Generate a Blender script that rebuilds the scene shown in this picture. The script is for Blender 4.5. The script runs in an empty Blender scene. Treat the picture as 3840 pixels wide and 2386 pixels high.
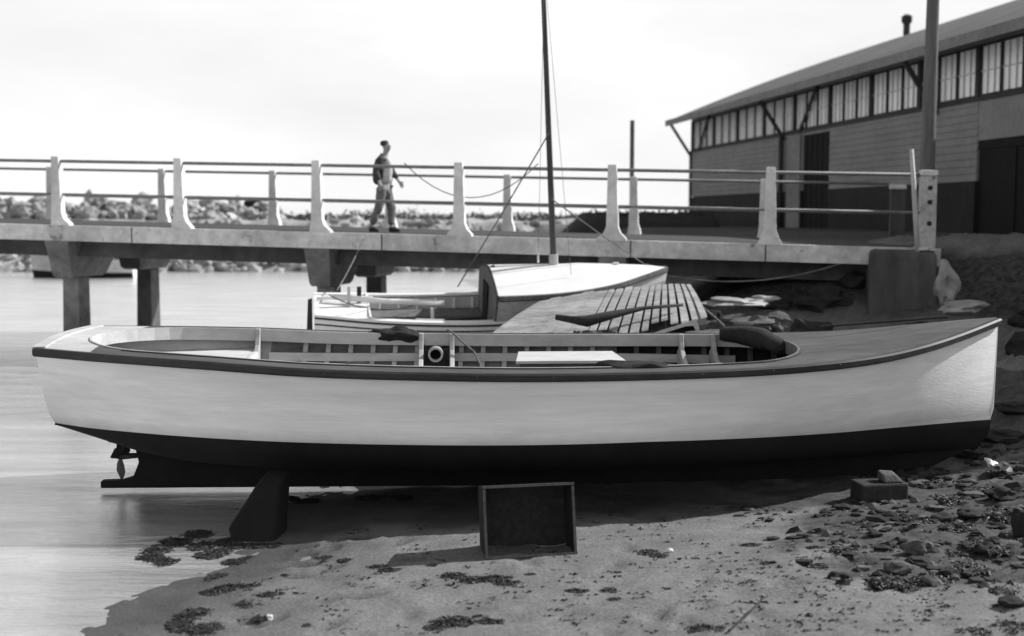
import bpy, bmesh, math, random
import numpy as np
from mathutils import Vector, Matrix, noise as mnoise
R = math.radians
random.seed(7)
SC = bpy.context.scene
COL = SC.collection

# ------------------------------------------------------------------ camera
F = 4600.0                       # focal length in photo pixels (3840 wide)
HC = 2.75                        # camera height above the water (m)
PITCH = math.atan((1193 - 810) / F)
cd = bpy.data.cameras.new('camera')
cam = bpy.data.objects.new('camera', cd); COL.objects.link(cam)
cd.sensor_width = 36.0; cd.lens = 36.0 * F / 3840.0
cd.clip_start = 0.1; cd.clip_end = 9000
cam.location = (0, 0, HC); cam.rotation_euler = (R(90) - PITCH, 0, 0)
cd.dof.use_dof = True; cd.dof.focus_distance = 11.5; cd.dof.aperture_fstop = 1.15
SC.camera = cam
# ------------------------------------------------------------------ sky, sun
SUN_EL, SUN_AZ = R(36), R(72)   # azimuth clockwise from +Y (view direction)
w = bpy.data.worlds.new('World'); SC.world = w; w.use_nodes = True
nt = w.node_tree; nt.nodes.clear()
sky = nt.nodes.new('ShaderNodeTexSky'); sky.sky_type = 'NISHITA'; sky.sun_disc = False
sky.sun_elevation = SUN_EL; sky.sun_rotation = SUN_AZ
sky.air_density = 1.0; sky.dust_density = 1.0; sky.ozone_density = 1.0
bw = nt.nodes.new('ShaderNodeRGBToBW')       # black and white film
bg = nt.nodes.new('ShaderNodeBackground'); bg.inputs['Strength'].default_value = 0.105
wo = nt.nodes.new('ShaderNodeOutputWorld')
# white haze low in the sky, thinning upwards, with faint uneven cloud
wtc = nt.nodes.new('ShaderNodeTexCoord'); wsp = nt.nodes.new('ShaderNodeSeparateXYZ'); nt.links.new(wtc.outputs['Generated'], wsp.inputs[0])
wmr = nt.nodes.new('ShaderNodeMapRange'); wmr.interpolation_type = 'SMOOTHSTEP'
for i_, q_ in enumerate((.20, .62, 1.0, .14)): wmr.inputs[i_ + 1].default_value = q_
nt.links.new(wsp.outputs[2], wmr.inputs[0])
wmp = nt.nodes.new('ShaderNodeMapping'); wmp.inputs['Scale'].default_value = (1, 1, 3.2); nt.links.new(wtc.outputs['Generated'], wmp.inputs[0])
wnz = nt.nodes.new('ShaderNodeTexNoise'); wnz.inputs['Scale'].default_value = 3.2; wnz.inputs['Detail'].default_value = 5; nt.links.new(wmp.outputs[0], wnz.inputs[0])
wnr = nt.nodes.new('ShaderNodeMapRange'); wnr.inputs[1].default_value = .3; wnr.inputs[2].default_value = .7; wnr.inputs[3].default_value = 6.1; wnr.inputs[4].default_value = 7.4; nt.links.new(wnz.outputs[0], wnr.inputs[0])
wmx = nt.nodes.new('ShaderNodeMix'); nt.links.new(wmr.outputs[0], wmx.inputs[0])
nt.links.new(sky.outputs[0], bw.inputs[0]); nt.links.new(bw.outputs[0], wmx.inputs[2]); nt.links.new(wnr.outputs[0], wmx.inputs[3])
nt.links.new(wmx.outputs[0], bg.inputs['Color']); nt.links.new(bg.outputs[0], wo.inputs[0])
ld = bpy.data.lights.new('sun', 'SUN'); ld.energy = 4.6; ld.angle = R(0.6); ld.color = (1, 1, 1)
sun = bpy.data.objects.new('sun', ld); COL.objects.link(sun)
sd = Vector((math.sin(SUN_AZ) * math.cos(SUN_EL), math.cos(SUN_AZ) * math.cos(SUN_EL), math.sin(SUN_EL)))
sun.rotation_euler = sd.to_track_quat('Z', 'Y').to_euler()
sun.location = (20, -10, 30)
SC.view_settings.view_transform = 'Standard'; SC.view_settings.look = 'None'
SC.view_settings.exposure = 0.46; SC.view_settings.gamma = 1.0
SC.render.engine = 'CYCLES'

# ------------------------------------------------------------------ helpers
def ray(u, v):
    a = (u - 1920) / F; b = (1193 - v) / F
    cp, sp = math.cos(PITCH), math.sin(PITCH)
    return Vector((a, cp + b * sp, -sp + b * cp))
def at(u, v, Y):
    d = ray(u, v); return Vector((0, 0, HC)) + d * (Y / d.y)
def onz(u, v, z):
    d = ray(u, v); return Vector((0, 0, HC)) + d * ((z - HC) / d.z)
def interp(x, pts):
    if x <= pts[0][0]: return pts[0][1]
    for (a, p), (b, q) in zip(pts, pts[1:]):
        if x <= b:
            t = (x - a) / (b - a); return p + (q - p) * t
    return pts[-1][1]
def sinterp(x, pts):             # smooth (Catmull-Rom) interpolation
    n = len(pts)
    if x <= pts[0][0]: return pts[0][1]
    if x >= pts[-1][0]: return pts[-1][1]
    for i in range(n - 1):
        a, p = pts[i]; b, q = pts[i + 1]
        if x <= b:
            t = (x - a) / (b - a)
            m0 = (q - pts[i - 1][1]) / (b - pts[i - 1][0]) if i > 0 else (q - p) / (b - a)
            m1 = (pts[i + 2][1] - p) / (pts[i + 2][0] - a) if i < n - 2 else (q - p) / (b - a)
            h = b - a; t2 = t * t; t3 = t2 * t
            return (2*t3-3*t2+1)*p + (t3-2*t2+t)*h*m0 + (-2*t3+3*t2)*q + (t3-t2)*h*m1

def mat(name, v, var=.18, scale=6, rough=.8, bump=.0, bscale=40, big=.15, stretch=(1, 1, 1), spec=.3, blotch=None, metallic=0):
    m = bpy.data.materials.new(name); m.use_nodes = True
    t = m.node_tree; N = t.nodes; L = t.links
    p = N['Principled BSDF']; p.inputs['Roughness'].default_value = rough
    p.inputs['Specular IOR Level'].default_value = spec; p.inputs['Metallic'].default_value = metallic
    tc = N.new('ShaderNodeTexCoord'); mp = N.new('ShaderNodeMapping'); mp.inputs['Scale'].default_value = stretch
    L.new(tc.outputs['Object'], mp.inputs[0])
    n1 = N.new('ShaderNodeTexNoise'); n1.inputs['Scale'].default_value = scale; n1.inputs['Detail'].default_value = 7; n1.inputs['Roughness'].default_value = .65
    n2 = N.new('ShaderNodeTexNoise'); n2.inputs['Scale'].default_value = scale * .17; n2.inputs['Detail'].default_value = 4
    L.new(mp.outputs[0], n1.inputs[0]); L.new(mp.outputs[0], n2.inputs[0])
    r1 = N.new('ShaderNodeMapRange'); r1.inputs[1].default_value = .3; r1.inputs[2].default_value = .7
    r1.inputs[3].default_value = 1 - var; r1.inputs[4].default_value = 1 + var; L.new(n1.outputs[0], r1.inputs[0])
    r2 = N.new('ShaderNodeMapRange'); r2.inputs[1].default_value = .3; r2.inputs[2].default_value = .7
    r2.inputs[3].default_value = 1 - big; r2.inputs[4].default_value = 1 + big; L.new(n2.outputs[0], r2.inputs[0])
    mu = N.new('ShaderNodeMath'); mu.operation = 'MULTIPLY'; L.new(r1.outputs[0], mu.inputs[0]); L.new(r2.outputs[0], mu.inputs[1])
    mv = N.new('ShaderNodeMath'); mv.operation = 'MULTIPLY'; mv.inputs[1].default_value = v; L.new(mu.outputs[0], mv.inputs[0])
    out = mv.outputs[0]
    if blotch:                   # (colour, threshold, scale): patches of another tone
        n3 = N.new('ShaderNodeTexNoise'); n3.inputs['Scale'].default_value = blotch[2]; n3.inputs['Detail'].default_value = 6; n3.inputs['Roughness'].default_value = .7
        L.new(mp.outputs[0], n3.inputs[0])
        r3 = N.new('ShaderNodeMapRange'); r3.inputs[1].default_value = blotch[1]; r3.inputs[2].default_value = blotch[1] + .07; L.new(n3.outputs[0], r3.inputs[0])
        mx = N.new('ShaderNodeMix'); L.new(r3.outputs[0], mx.inputs[0]); L.new(out, mx.inputs[2]); mx.inputs[3].default_value = blotch[0]
        out = mx.outputs[0]
    L.new(out, p.inputs['Base Color'])
    if bump:
        n4 = N.new('ShaderNodeTexNoise'); n4.inputs['Scale'].default_value = bscale; n4.inputs['Detail'].default_value = 5; L.new(mp.outputs[0], n4.inputs[0])
        bp = N.new('ShaderNodeBump'); bp.inputs['Strength'].default_value = bump; bp.inputs['Distance'].default_value = .02
        L.new(n4.outputs[0], bp.inputs['Height']); L.new(bp.outputs[0], p.inputs['Normal'])
    return m

def hull_paint():                # brushed white paint: faint plank seams, smudges along the planks, grubby waterline
    m = mat('hull_paint', .82, .09, 5, .5, big=.13, stretch=(.22, 1, 2.6), blotch=(.5, .665, 3.0), bump=.12, bscale=30)
    t = m.node_tree; N = t.nodes; L = t.links; p = N['Principled BSDF']; src = p.inputs['Base Color'].links[0].from_socket
    tc = N.new('ShaderNodeTexCoord'); sp_ = N.new('ShaderNodeSeparateXYZ'); L.new(tc.outputs['Object'], sp_.inputs[0])
    n = N.new('ShaderNodeTexNoise'); n.inputs['Scale'].default_value = 1.1; n.inputs['Detail'].default_value = 8; n.inputs['Roughness'].default_value = .7; L.new(tc.outputs['Object'], n.inputs[0])
    ad = N.new('ShaderNodeMath'); ad.operation = 'MULTIPLY_ADD'; ad.inputs[1].default_value = .22; L.new(n.outputs[0], ad.inputs[0]); L.new(sp_.outputs[2], ad.inputs[2])
    r = N.new('ShaderNodeMapRange'); r.inputs[1].default_value = .80; r.inputs[2].default_value = .93; r.inputs[3].default_value = .70; r.inputs[4].default_value = 1; L.new(ad.outputs[0], r.inputs[0])
    n2 = N.new('ShaderNodeMath'); n2.operation = 'PINGPONG'; n2.inputs[1].default_value = .058; L.new(sp_.outputs[2], n2.inputs[0])
    r2 = N.new('ShaderNodeMapRange'); r2.inputs[1].default_value = 0; r2.inputs[2].default_value = .006; r2.inputs[3].default_value = .93; r2.inputs[4].default_value = 1; L.new(n2.outputs[0], r2.inputs[0])
    a = N.new('ShaderNodeMath'); a.operation = 'MULTIPLY'; L.new(r.outputs[0], a.inputs[0]); L.new(r2.outputs[0], a.inputs[1])
    b = N.new('ShaderNodeMath'); b.operation = 'MULTIPLY'; L.new(src, b.inputs[0]); L.new(a.outputs[0], b.inputs[1]); L.new(b.outputs[0], p.inputs['Base Color'])
    return m
M_HULL = hull_paint()
W = {}
def thing(name, label, cat, loc=(0, 0, 0), rot=None, group=None, kind=None):
    o = bpy.data.objects.new(name, None); COL.objects.link(o); o.empty_display_size = .2
    m = Matrix.Translation(Vector(loc))
    if rot is not None: m = m @ rot.to_4x4()
    o.matrix_world = m; W[o.name] = m.copy()
    return tag(o, label, cat, group, kind)
def tag(o, label=None, cat=None, group=None, kind=None):
    if label: o['label'] = label
    if cat: o['category'] = cat
    if group: o['group'] = group
    if kind: o['kind'] = kind
    return o

class MB:
    def __init__(s): s.v = []; s.f = []; s.m = []
    def add(s, vs, fs, mi=0):
        b = len(s.v); s.v += [Vector(p) for p in vs]; s.f += [tuple(b + i for i in f) for f in fs]; s.m += [mi] * len(fs); return s
    def box(s, c, size, rot=None, mi=0):
        hx, hy, hz = size[0] / 2, size[1] / 2, size[2] / 2
        p = [Vector((sx * hx, sy * hy, sz * hz)) for sz in (-1, 1) for sy in (-1, 1) for sx in (-1, 1)]
        if rot is not None: p = [rot @ q for q in p]
        return s.add([q + Vector(c) for q in p], [(0, 2, 3, 1), (4, 5, 7, 6), (0, 1, 5, 4), (2, 6, 7, 3), (0, 4, 6, 2), (1, 3, 7, 5)], mi)
    def hexa(s, lo, hi, mi=0):   # two quads (lower, upper) in matching order
        return s.add(list(lo) + list(hi), [(3, 2, 1, 0), (4, 5, 6, 7), (0, 1, 5, 4), (1, 2, 6, 5), (2, 3, 7, 6), (3, 0, 4, 7)], mi)
    def prism(s, poly, vec, mi=0):   # polygon of 3-D points extruded along vec
        n = len(poly); a = [Vector(p) for p in poly]; vec = Vector(vec)
        return s.add(a + [p + vec for p in a], [tuple(reversed(range(n))), tuple(range(n, 2 * n))] + [(i, (i + 1) % n, n + (i + 1) % n, n + i) for i in range(n)], mi)
    def tube(s, path, r, seg=8, mi=0, cap=True):
        path = [Vector(p) for p in path]; n = len(path); rs = r if isinstance(r, (list, tuple)) else [r] * n
        vs = []; fs = []; ref = None
        for i, p in enumerate(path):
            t = (path[min(i + 1, n - 1)] - path[max(i - 1, 0)]).normalized()
            if ref is None: ref = Vector((0, 0, 1)) if abs(t.z) < .9 else Vector((1, 0, 0))
            a = t.cross(ref).normalized(); b = t.cross(a).normalized(); ref = -b if b.dot(ref) < 0 else b
            for k in range(seg):
                an = 2 * math.pi * k / seg; vs.append(p + (a * math.cos(an) + b * math.sin(an)) * rs[i])
        for i in range(n - 1):
            for k in range(seg):
                fs.append((i * seg + k, i * seg + (k + 1) % seg, (i + 1) * seg + (k + 1) % seg, (i + 1) * seg + k))
        if cap: fs += [tuple(reversed(range(seg))), tuple((n - 1) * seg + k for k in range(seg))]
        return s.add(vs, fs, mi)
    def loft(s, rings, closed=False, mi=0, mif=None, cap=False):
        n = len(rings[0]); vs = [p for r in rings for p in r]; b = len(s.v); s.v += [Vector(p) for p in vs]
        m = n if closed else n - 1
        for i in range(len(rings) - 1):
            for k in range(m):
                s.f.append((b + i * n + k, b + i * n + (k + 1) % n, b + (i + 1) * n + (k + 1) % n, b + (i + 1) * n + k)); s.m.append(mif(i, k) if mif else mi)
        if cap:
            s.f.append(tuple(b + k for k in reversed(range(n)))); s.m.append(mi)
            s.f.append(tuple(b + (len(rings) - 1) * n + k for k in range(n))); s.m.append(mi)
        return s
    def beam(s, a, b, wd, h, up=(0, 0, 1), mi=0):
        a = Vector(a); b = Vector(b); t = (b - a).normalized(); up = Vector(up)
        sd_ = t.cross(up).normalized(); u2 = sd_.cross(t).normalized()
        q = lambda c: [c + sd_ * (-wd / 2) + u2 * (-h / 2), c + sd_ * (wd / 2) + u2 * (-h / 2), c + sd_ * (wd / 2) + u2 * (h / 2), c + sd_ * (-wd / 2) + u2 * (h / 2)]
        return s.hexa(q(a), q(b), mi)
    def blob(s, c, r, seed=0, rough=.25, sub=2, flat=1.0, mi=0):
        bm = bmesh.new(); bmesh.ops.create_icosphere(bm, subdivisions=sub, radius=1)
        vs = []
        for v in bm.verts:
            p = v.co.copy(); k = 1 + rough * mnoise.noise(p * 1.3 + Vector((seed * 7.1, seed * 3.3, 0))) * 1.6 + rough * .5 * mnoise.noise(p * 3.1 + Vector((seed, 0, seed * 2.2)))
            rr = r if isinstance(r, (tuple, list)) else (r, r, r * flat)
            vs.append(Vector(c) + Vector((p.x * rr[0], p.y * rr[1], p.z * rr[2])) * k)
        s.add(vs, [tuple(v.index for v in f.verts) for f in bm.faces], mi); bm.free(); return s
    def build(s, name, m, parent=None, local=False, smooth=False, bevel=0, sharp=None):
        vs = s.v
        if parent is not None and not local:
            inv = W[parent.name].inverted(); vs = [inv @ p for p in vs]
        me = bpy.data.meshes.new(name); me.from_pydata([tuple(p) for p in vs], [], s.f)
        for mm in (m if isinstance(m, (list, tuple)) else [m]): me.materials.append(mm)
        bm = bmesh.new(); bm.from_mesh(me)
        for i, f in enumerate(bm.faces): f.material_index = s.m[i]; f.smooth = smooth
        if sharp:
            for e in bm.edges:
                if len(e.link_faces) == 2 and e.calc_face_angle(0) > R(sharp): e.smooth = False
        bm.to_mesh(me); bm.free()
        o = bpy.data.objects.new(name, me); COL.objects.link(o)
        if parent is not None: o.parent = parent; W[o.name] = W[parent.name].copy()
        else: W[o.name] = Matrix.Identity(4)
        if bevel:
            bv = o.modifiers.new('bevel', 'BEVEL'); bv.width = bevel; bv.segments = 2; bv.limit_method = 'ANGLE'
        return o
def recenter(o):                 # origin of a single-mesh thing moves to its base
    me = o.data; n = len(me.vertices); a = np.empty(n * 3); me.vertices.foreach_get('co', a); a = a.reshape(-1, 3)
    c = Vector(((a[:, 0].min() + a[:, 0].max()) / 2, (a[:, 1].min() + a[:, 1].max()) / 2, a[:, 2].min()))
    me.transform(Matrix.Translation(-c)); o.location = c; W[o.name] = Matrix.Translation(c); return o
def single(mb, name, m, label, cat, group=None, kind=None, **k):
    return tag(recenter(mb.build(name, m, **k)), label, cat, group, kind)
def copy_tree(o, parent=None):
    c = o.copy(); COL.objects.link(c); c.parent = parent
    for ch in list(o.children): copy_tree(ch, c)
    return c
def sag(a, b, d, n=14):
    a = Vector(a); b = Vector(b); return [a.lerp(b, i / n) - Vector((0, 0, d * 4 * (i / n) * (1 - i / n))) for i in range(n + 1)]

# ------------------------------------------------------------------ materials (greys: a black and white photograph)
M = {}
M['white_paint'] = mat('white_paint', .8, .05, 5, .45, big=.07, stretch=(.35, 1, 2.2), blotch=(.52, .66, 3.0))
M['clean_white'] = mat('clean_white', .72, .04, 6, .45, big=.05)
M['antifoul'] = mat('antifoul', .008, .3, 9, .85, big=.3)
M['varnish'] = mat('varnish', .025, .4, 14, .45, big=.25, stretch=(.3, 1, 1))
M['deck_grey'] = mat('deck_grey', .07, .3, 10, .75, big=.25, bump=.3, bscale=30, stretch=(.3, 1, 1))
M['pale_paint'] = mat('pale_paint', .42, .14, 9, .65, big=.18, stretch=(.5, 1, 1))
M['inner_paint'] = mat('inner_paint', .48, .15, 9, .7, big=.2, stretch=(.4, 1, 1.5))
M['dark_cloth'] = mat('dark_cloth', .02, .4, 20, .95, bump=.6, bscale=60)
M['dark_wood'] = mat('dark_wood', .03, .4, 16, .85, bump=.4, bscale=50)
M['old_wood'] = mat('old_wood', .30, .35, 22, .85, bump=.5, bscale=60, big=.3, stretch=(.25, 1, 1), blotch=(.09, .62, 6))
M['peeling'] = mat('peeling', .42, .25, 12, .85, bump=.3, bscale=50, big=.2, blotch=(.12, .6, 7))
M['mid_wood'] = mat('mid_wood', .12, .35, 16, .85, bump=.4, bscale=50, stretch=(1, 1, .25))
M['concrete'] = mat('concrete', .54, .24, 6, .9, bump=.5, bscale=26, big=.25, blotch=(.2, .60, 2.4))
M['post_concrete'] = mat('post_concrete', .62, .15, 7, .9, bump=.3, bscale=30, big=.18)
M['old_concrete'] = mat('old_concrete', .075, .35, 4, .95, bump=.5, bscale=20, big=.35, stretch=(1, 1, .3), blotch=(.16, .68, 3))
M['pile_concrete'] = mat('pile_concrete', .22, .3, 5, .9, bump=.4, bscale=25, big=.35, blotch=(.42, .66, 1.4))
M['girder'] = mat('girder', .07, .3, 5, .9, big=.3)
M['asphalt'] = mat('asphalt', .045, .25, 30, .95)
M['pipe'] = mat('pipe', .19, .25, 10, .6)
M['iron'] = mat('iron', .03, .35, 14, .6)
M['rope'] = mat('rope', .13, .3, 40, .95)
M['seaweed'] = mat('seaweed', .016, .5, 14, .6, spec=.4)
M['leaf'] = mat('leaf', .05, .4, 3, .8)
M['rock'] = mat('rock', .3, .3, 3, .95, bump=.6, bscale=9, big=.3)
M['dark_rock'] = mat('dark_rock', .022, .4, 5, .95, bump=.6, bscale=14, big=.3)
M['pale_rock'] = mat('pale_rock', .45, .2, 5, .95, bump=.6, bscale=14, big=.2)
M['cladding'] = mat('cladding', .20, .14, 5, .9, big=.12)
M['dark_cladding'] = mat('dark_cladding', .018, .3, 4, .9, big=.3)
M['roofing'] = mat('roofing', .10, .2, 3, .85, big=.2)
M['dark_trim'] = mat('dark_trim', .035, .25, 6, .8)
M['pale_trim'] = mat('pale_trim', .17, .2, 6, .85)
M['glass'] = mat('glass', .8, .08, 1.4, .3, spec=.5, big=.15)
M['sash'] = mat('sash', .55, .15, 6, .8)
M['crate_rim'] = mat('crate_rim', .10, .4, 18, .85, bump=.4, bscale=60)
M['crate_wood'] = mat('crate_wood', .02, .4, 14, .9, bump=.4, bscale=50, stretch=(.3, 1, 1))
M['rock_mid'] = mat('rock_mid', .09, .4, 9, .95, bump=.5, bscale=30)
M['shade_lining'] = mat('shade_lining', .2, .3, 9, .85, big=.3, stretch=(.4, 1, 2))
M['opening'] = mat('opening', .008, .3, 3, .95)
M['skin'] = mat('skin', .28, .1, 20, .6)
M['hair'] = mat('hair', .03, .2, 30, .7)
M['jacket'] = mat('jacket', .05, .25, 20, .9)
M['shirt'] = mat('shirt', .5, .12, 18, .9)
M['trousers'] = mat('trousers', .14, .25, 18, .9)
M['paper'] = mat('paper', .75, .1, 20, .9)
M['mast_wood'] = mat('mast_wood', .06, .3, 12, .6, stretch=(1, 1, .15))
M['pole_wood'] = mat('pole_wood', .13, .3, 14, .9, bump=.5, bscale=40, stretch=(1, 1, .12))

# ------------------------------------------------------------------ terrain
CP = [(-2.75, 7.0, 0), (-2.75, 8.2, 0), (-2.65, 8.9, 0), (-2.1, 9.7, 0), (-2.2, 11, -.005), (-2.2, 12.3, -.01), (-1.2, 10, .05), (-.5, 8, .08), (0, 6.5, .1), (0, 10, .08), (0, 12.3, .03),
      (2, 12.5, .06), (1, 11.2, .03), (-1, 11.2, .01), (2.2, 11, .06), (3, 10, .17), (3, 7, .2), (4.9, 12.6, .2), (5, 9, .28), (6, 11, .5), (5.6, 14, .55), (7, 9, .6), (6.5, 16, .8), (9, 12, 1.1), (9, 7, .8), (9, 17, 1.7),  # hollow shaped so the damp tone adds shade below the launch
      (-2, 15, .0), (-2.2, 18, -.04), (-2.4, 21, -.1), (-2, 25, -.2), (0, 15, .28), (1.1, 17.2, .6), (3.3, 18, 1.0), (3.3, 15, .5), (5, 18, .9), (6.3, 19, .62), (6.9, 19.3, .68), (6.8, 18, .55), (5.6, 19.8, .85), (8.2, 19.2, 1.2), (9, 21, 2.24), (8, 21.5, 2.22), (12, 20, 2.25),
      (6, 22, 1.75), (4, 22.5, 1.3), (2.2, 22, .75), (.5, 22, .1), (-.5, 24, -.1), (2, 26, .35), (4.5, 26, 1.5), (6.5, 26, 2.1), (8.5, 26, 2.3), (1, 30, -.1), (3, 30, .7), (5, 31, 2.1),
      (1, 40, -.1), (2.2, 40, 1.0), (4, 40, 2.25), (-.5, 50, -.2), (1.0, 50, 1.0), (2.5, 50, 2.25), (-1, 60, 0), (1, 60, 2.2), (7, 57, 2.3), (9, 35, 2.3), (12, 28, 2.3), (18, 24, 2.3), (20, 45, 2.3), (30, 30, 2.3), (30, 70, 2.3), (10, 75, 2.2), (30, 8, 2),
      (-5, 7, -.25), (-5, 12, -.3), (-6, 20, -.6), (-10, 14, -.8), (-6, 30, -.8), (-6, 50, -1), (-20, 30, -1.2), (-20, 60, -1.2), (-30, 10, -1.2), (-8, 4, -.6), (0, 2, .2), (6, 2, .5), (20, 2, 1.5), (-20, 80, -1.2), (30, 100, 2.2), (-30, 100, -1.2)]
A = np.array(CP, float)
def _phi(r2): return .5 * r2 * np.log(r2 + 1e-9)
_n = len(A)
_d2 = ((A[:, None, :2] - A[None, :, :2]) ** 2).sum(-1)
_K = _phi(_d2) + np.eye(_n) * .02
_P = np.c_[np.ones(_n), A[:, :2]]
_S = np.block([[_K, _P], [_P.T, np.zeros((3, 3))]])
_w = np.linalg.solve(_S, np.r_[A[:, 2], np.zeros(3)])
def base_h(X, Y):
    X = np.asarray(X, float); Y = np.asarray(Y, float); Xc = np.clip(X, -30, 30); Yc = np.clip(Y, 2, 100)
    z = _w[_n] + _w[_n + 1] * Xc + _w[_n + 2] * Yc
    for i in range(_n): z = z + _w[i] * _phi((Xc - A[i, 0]) ** 2 + (Yc - A[i, 1]) ** 2)
    return np.clip(z, -1.3, 2.34)
def amp(x, y):                   # how rough the ground is
    a = .016 + .075 * min(1, max(0, (x - 1.8 + (9 - y) * .25) / 3)) * min(1, max(.3, (y - 7.6) / .9)) * (1 if y < 20 else .6)
    if y > 13.5: a += .05 * min(1, (y - 13.5) / 4) * min(1, max(0, (x + 1) / 2))
    if y > 22: a *= max(.25, 1 - (y - 22) / 10)
    return a
def detail(x, y):
    p = Vector((x, y, 0)); a = amp(x, y)
    return a * (1.0 * mnoise.noise(p * 1.1) + .7 * mnoise.noise(p * 2.7 + Vector((5, 1, 0))) + .45 * mnoise.noise(p * 6.5) + .3 * mnoise.noise(p * 14))
def gz(x, y): return float(base_h(x, y)) + detail(x, y)
xs = ys = None
def gfast(x, y):
    i = int(np.searchsorted(xs, x)) - 1; j = int(np.searchsorted(ys, y)) - 1
    i = min(max(i, 0), nx - 2); j = min(max(j, 0), ny - 2)
    a = (x - xs[i]) / (xs[i + 1] - xs[i]); b = (y - ys[j]) / (ys[j + 1] - ys[j])
    g = GRID; return float((g[j, i] * (1 - a) + g[j, i + 1] * a) * (1 - b) + (g[j + 1, i] * (1 - a) + g[j + 1, i + 1] * a) * b)
def ground(u, v):                # where the ray of a photo pixel meets the ground
    d = ray(u, v); o = Vector((0, 0, HC)); t = 3.0
    for _ in range(2500):
        p = o + d * t
        if p.z <= max(gfast(p.x, p.y), 0): break
        t += .012 * t
    p.z = max(gfast(p.x, p.y), 0); return p

def axis(fine_lo, fine_hi, step, lo, hi, grow=1.18):
    a = list(np.arange(fine_lo, fine_hi, step)); s = step; x = a[-1]
    while x < hi: s *= grow; x += s; a.append(x)
    s = step; x = a[0]; b = []
    while x > lo: s *= grow; x -= s; b.append(x)
    return np.array(b[::-1] + a)
xs = axis(-4.5, 8.5, .055, -500, 500); ys = axis(6.2, 22, .07, -30, 900)
XX, YY = np.meshgrid(xs, ys); ZZ = base_h(XX, YY)
nx, ny = len(xs), len(ys)
rf = random.Random(12); PR = []
for k in range(11):               # a trail of footprints from the bottom right towards the bow
    PR.append((.6 + .33 * k + rf.gauss(0, .04), 7.6 + .26 * k + (.1 if k % 2 else -.1), .6))
for k in range(34): PR.append((rf.uniform(-1.8, 3.5), rf.uniform(7.2, 10.2), rf.uniform(0, 3.1)))
verts = []; soil = []; GRID = ZZ.copy()
for j in range(ny):
    for i in range(nx):
        x, y = XX[j, i], YY[j, i]
        z = ZZ[j, i] + (detail(x, y) if -40 < x < 40 and y < 90 else 0)
        if -2.5 < x < 5.5 and 6.8 < y < 11:
            for fx, fy, fa in PR:
                dx, dy = x - fx, y - fy
                if abs(dx) < .35 and abs(dy) < .35:
                    a1 = dx * math.cos(fa) + dy * math.sin(fa); a2 = -dx * math.sin(fa) + dy * math.cos(fa); q2 = (a1 / .15) ** 2 + (a2 / .075) ** 2
                    z += -.034 * math.exp(-q2) + .012 * math.exp(-(q2 - 2.2) ** 2)
        verts.append((x, y, z)); GRID[j, i] = z
        # dark vegetation and soil on the banks, dark weed line near the right of the beach
        p = Vector((x, y, 0))
        s = min(1, max(0, (ZZ[j, i] - (.85 if y > 15 else .45) - .25 * mnoise.noise(p * .8)) / .35)) if y < 60 else 0
        if y < 24 and x > 6.9: s *= 1 - .8 * min(1, max(0, (ZZ[j, i] - 2.1) / .1))
        k = mnoise.noise(p * 2.1 + Vector((9, 0, 0))) + .6 * mnoise.noise(p * 5.3)
        bnd = min(1, max(0, (x - 1.5) / 1.5)) * min(1, max(0, (y - 7.9) / .7))
        s2 = max(0, min(1, (k * .9 + 1.45 * bnd - .72) * 2.2)) if y < 15.5 else 0
        soil.append(max(s, s2 * .85))
me = bpy.data.meshes.new('ground')
faces = [(j * nx + i, j * nx + i + 1, (j + 1) * nx + i + 1, (j + 1) * nx + i) for j in range(ny - 1) for i in range(nx - 1)]
me.from_pydata(verts, [], faces)
at_ = me.attributes.new('soil', 'FLOAT', 'POINT'); at_.data.foreach_set('value', soil)
me.polygons.foreach_set('use_smooth', [True] * len(me.polygons))
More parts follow.
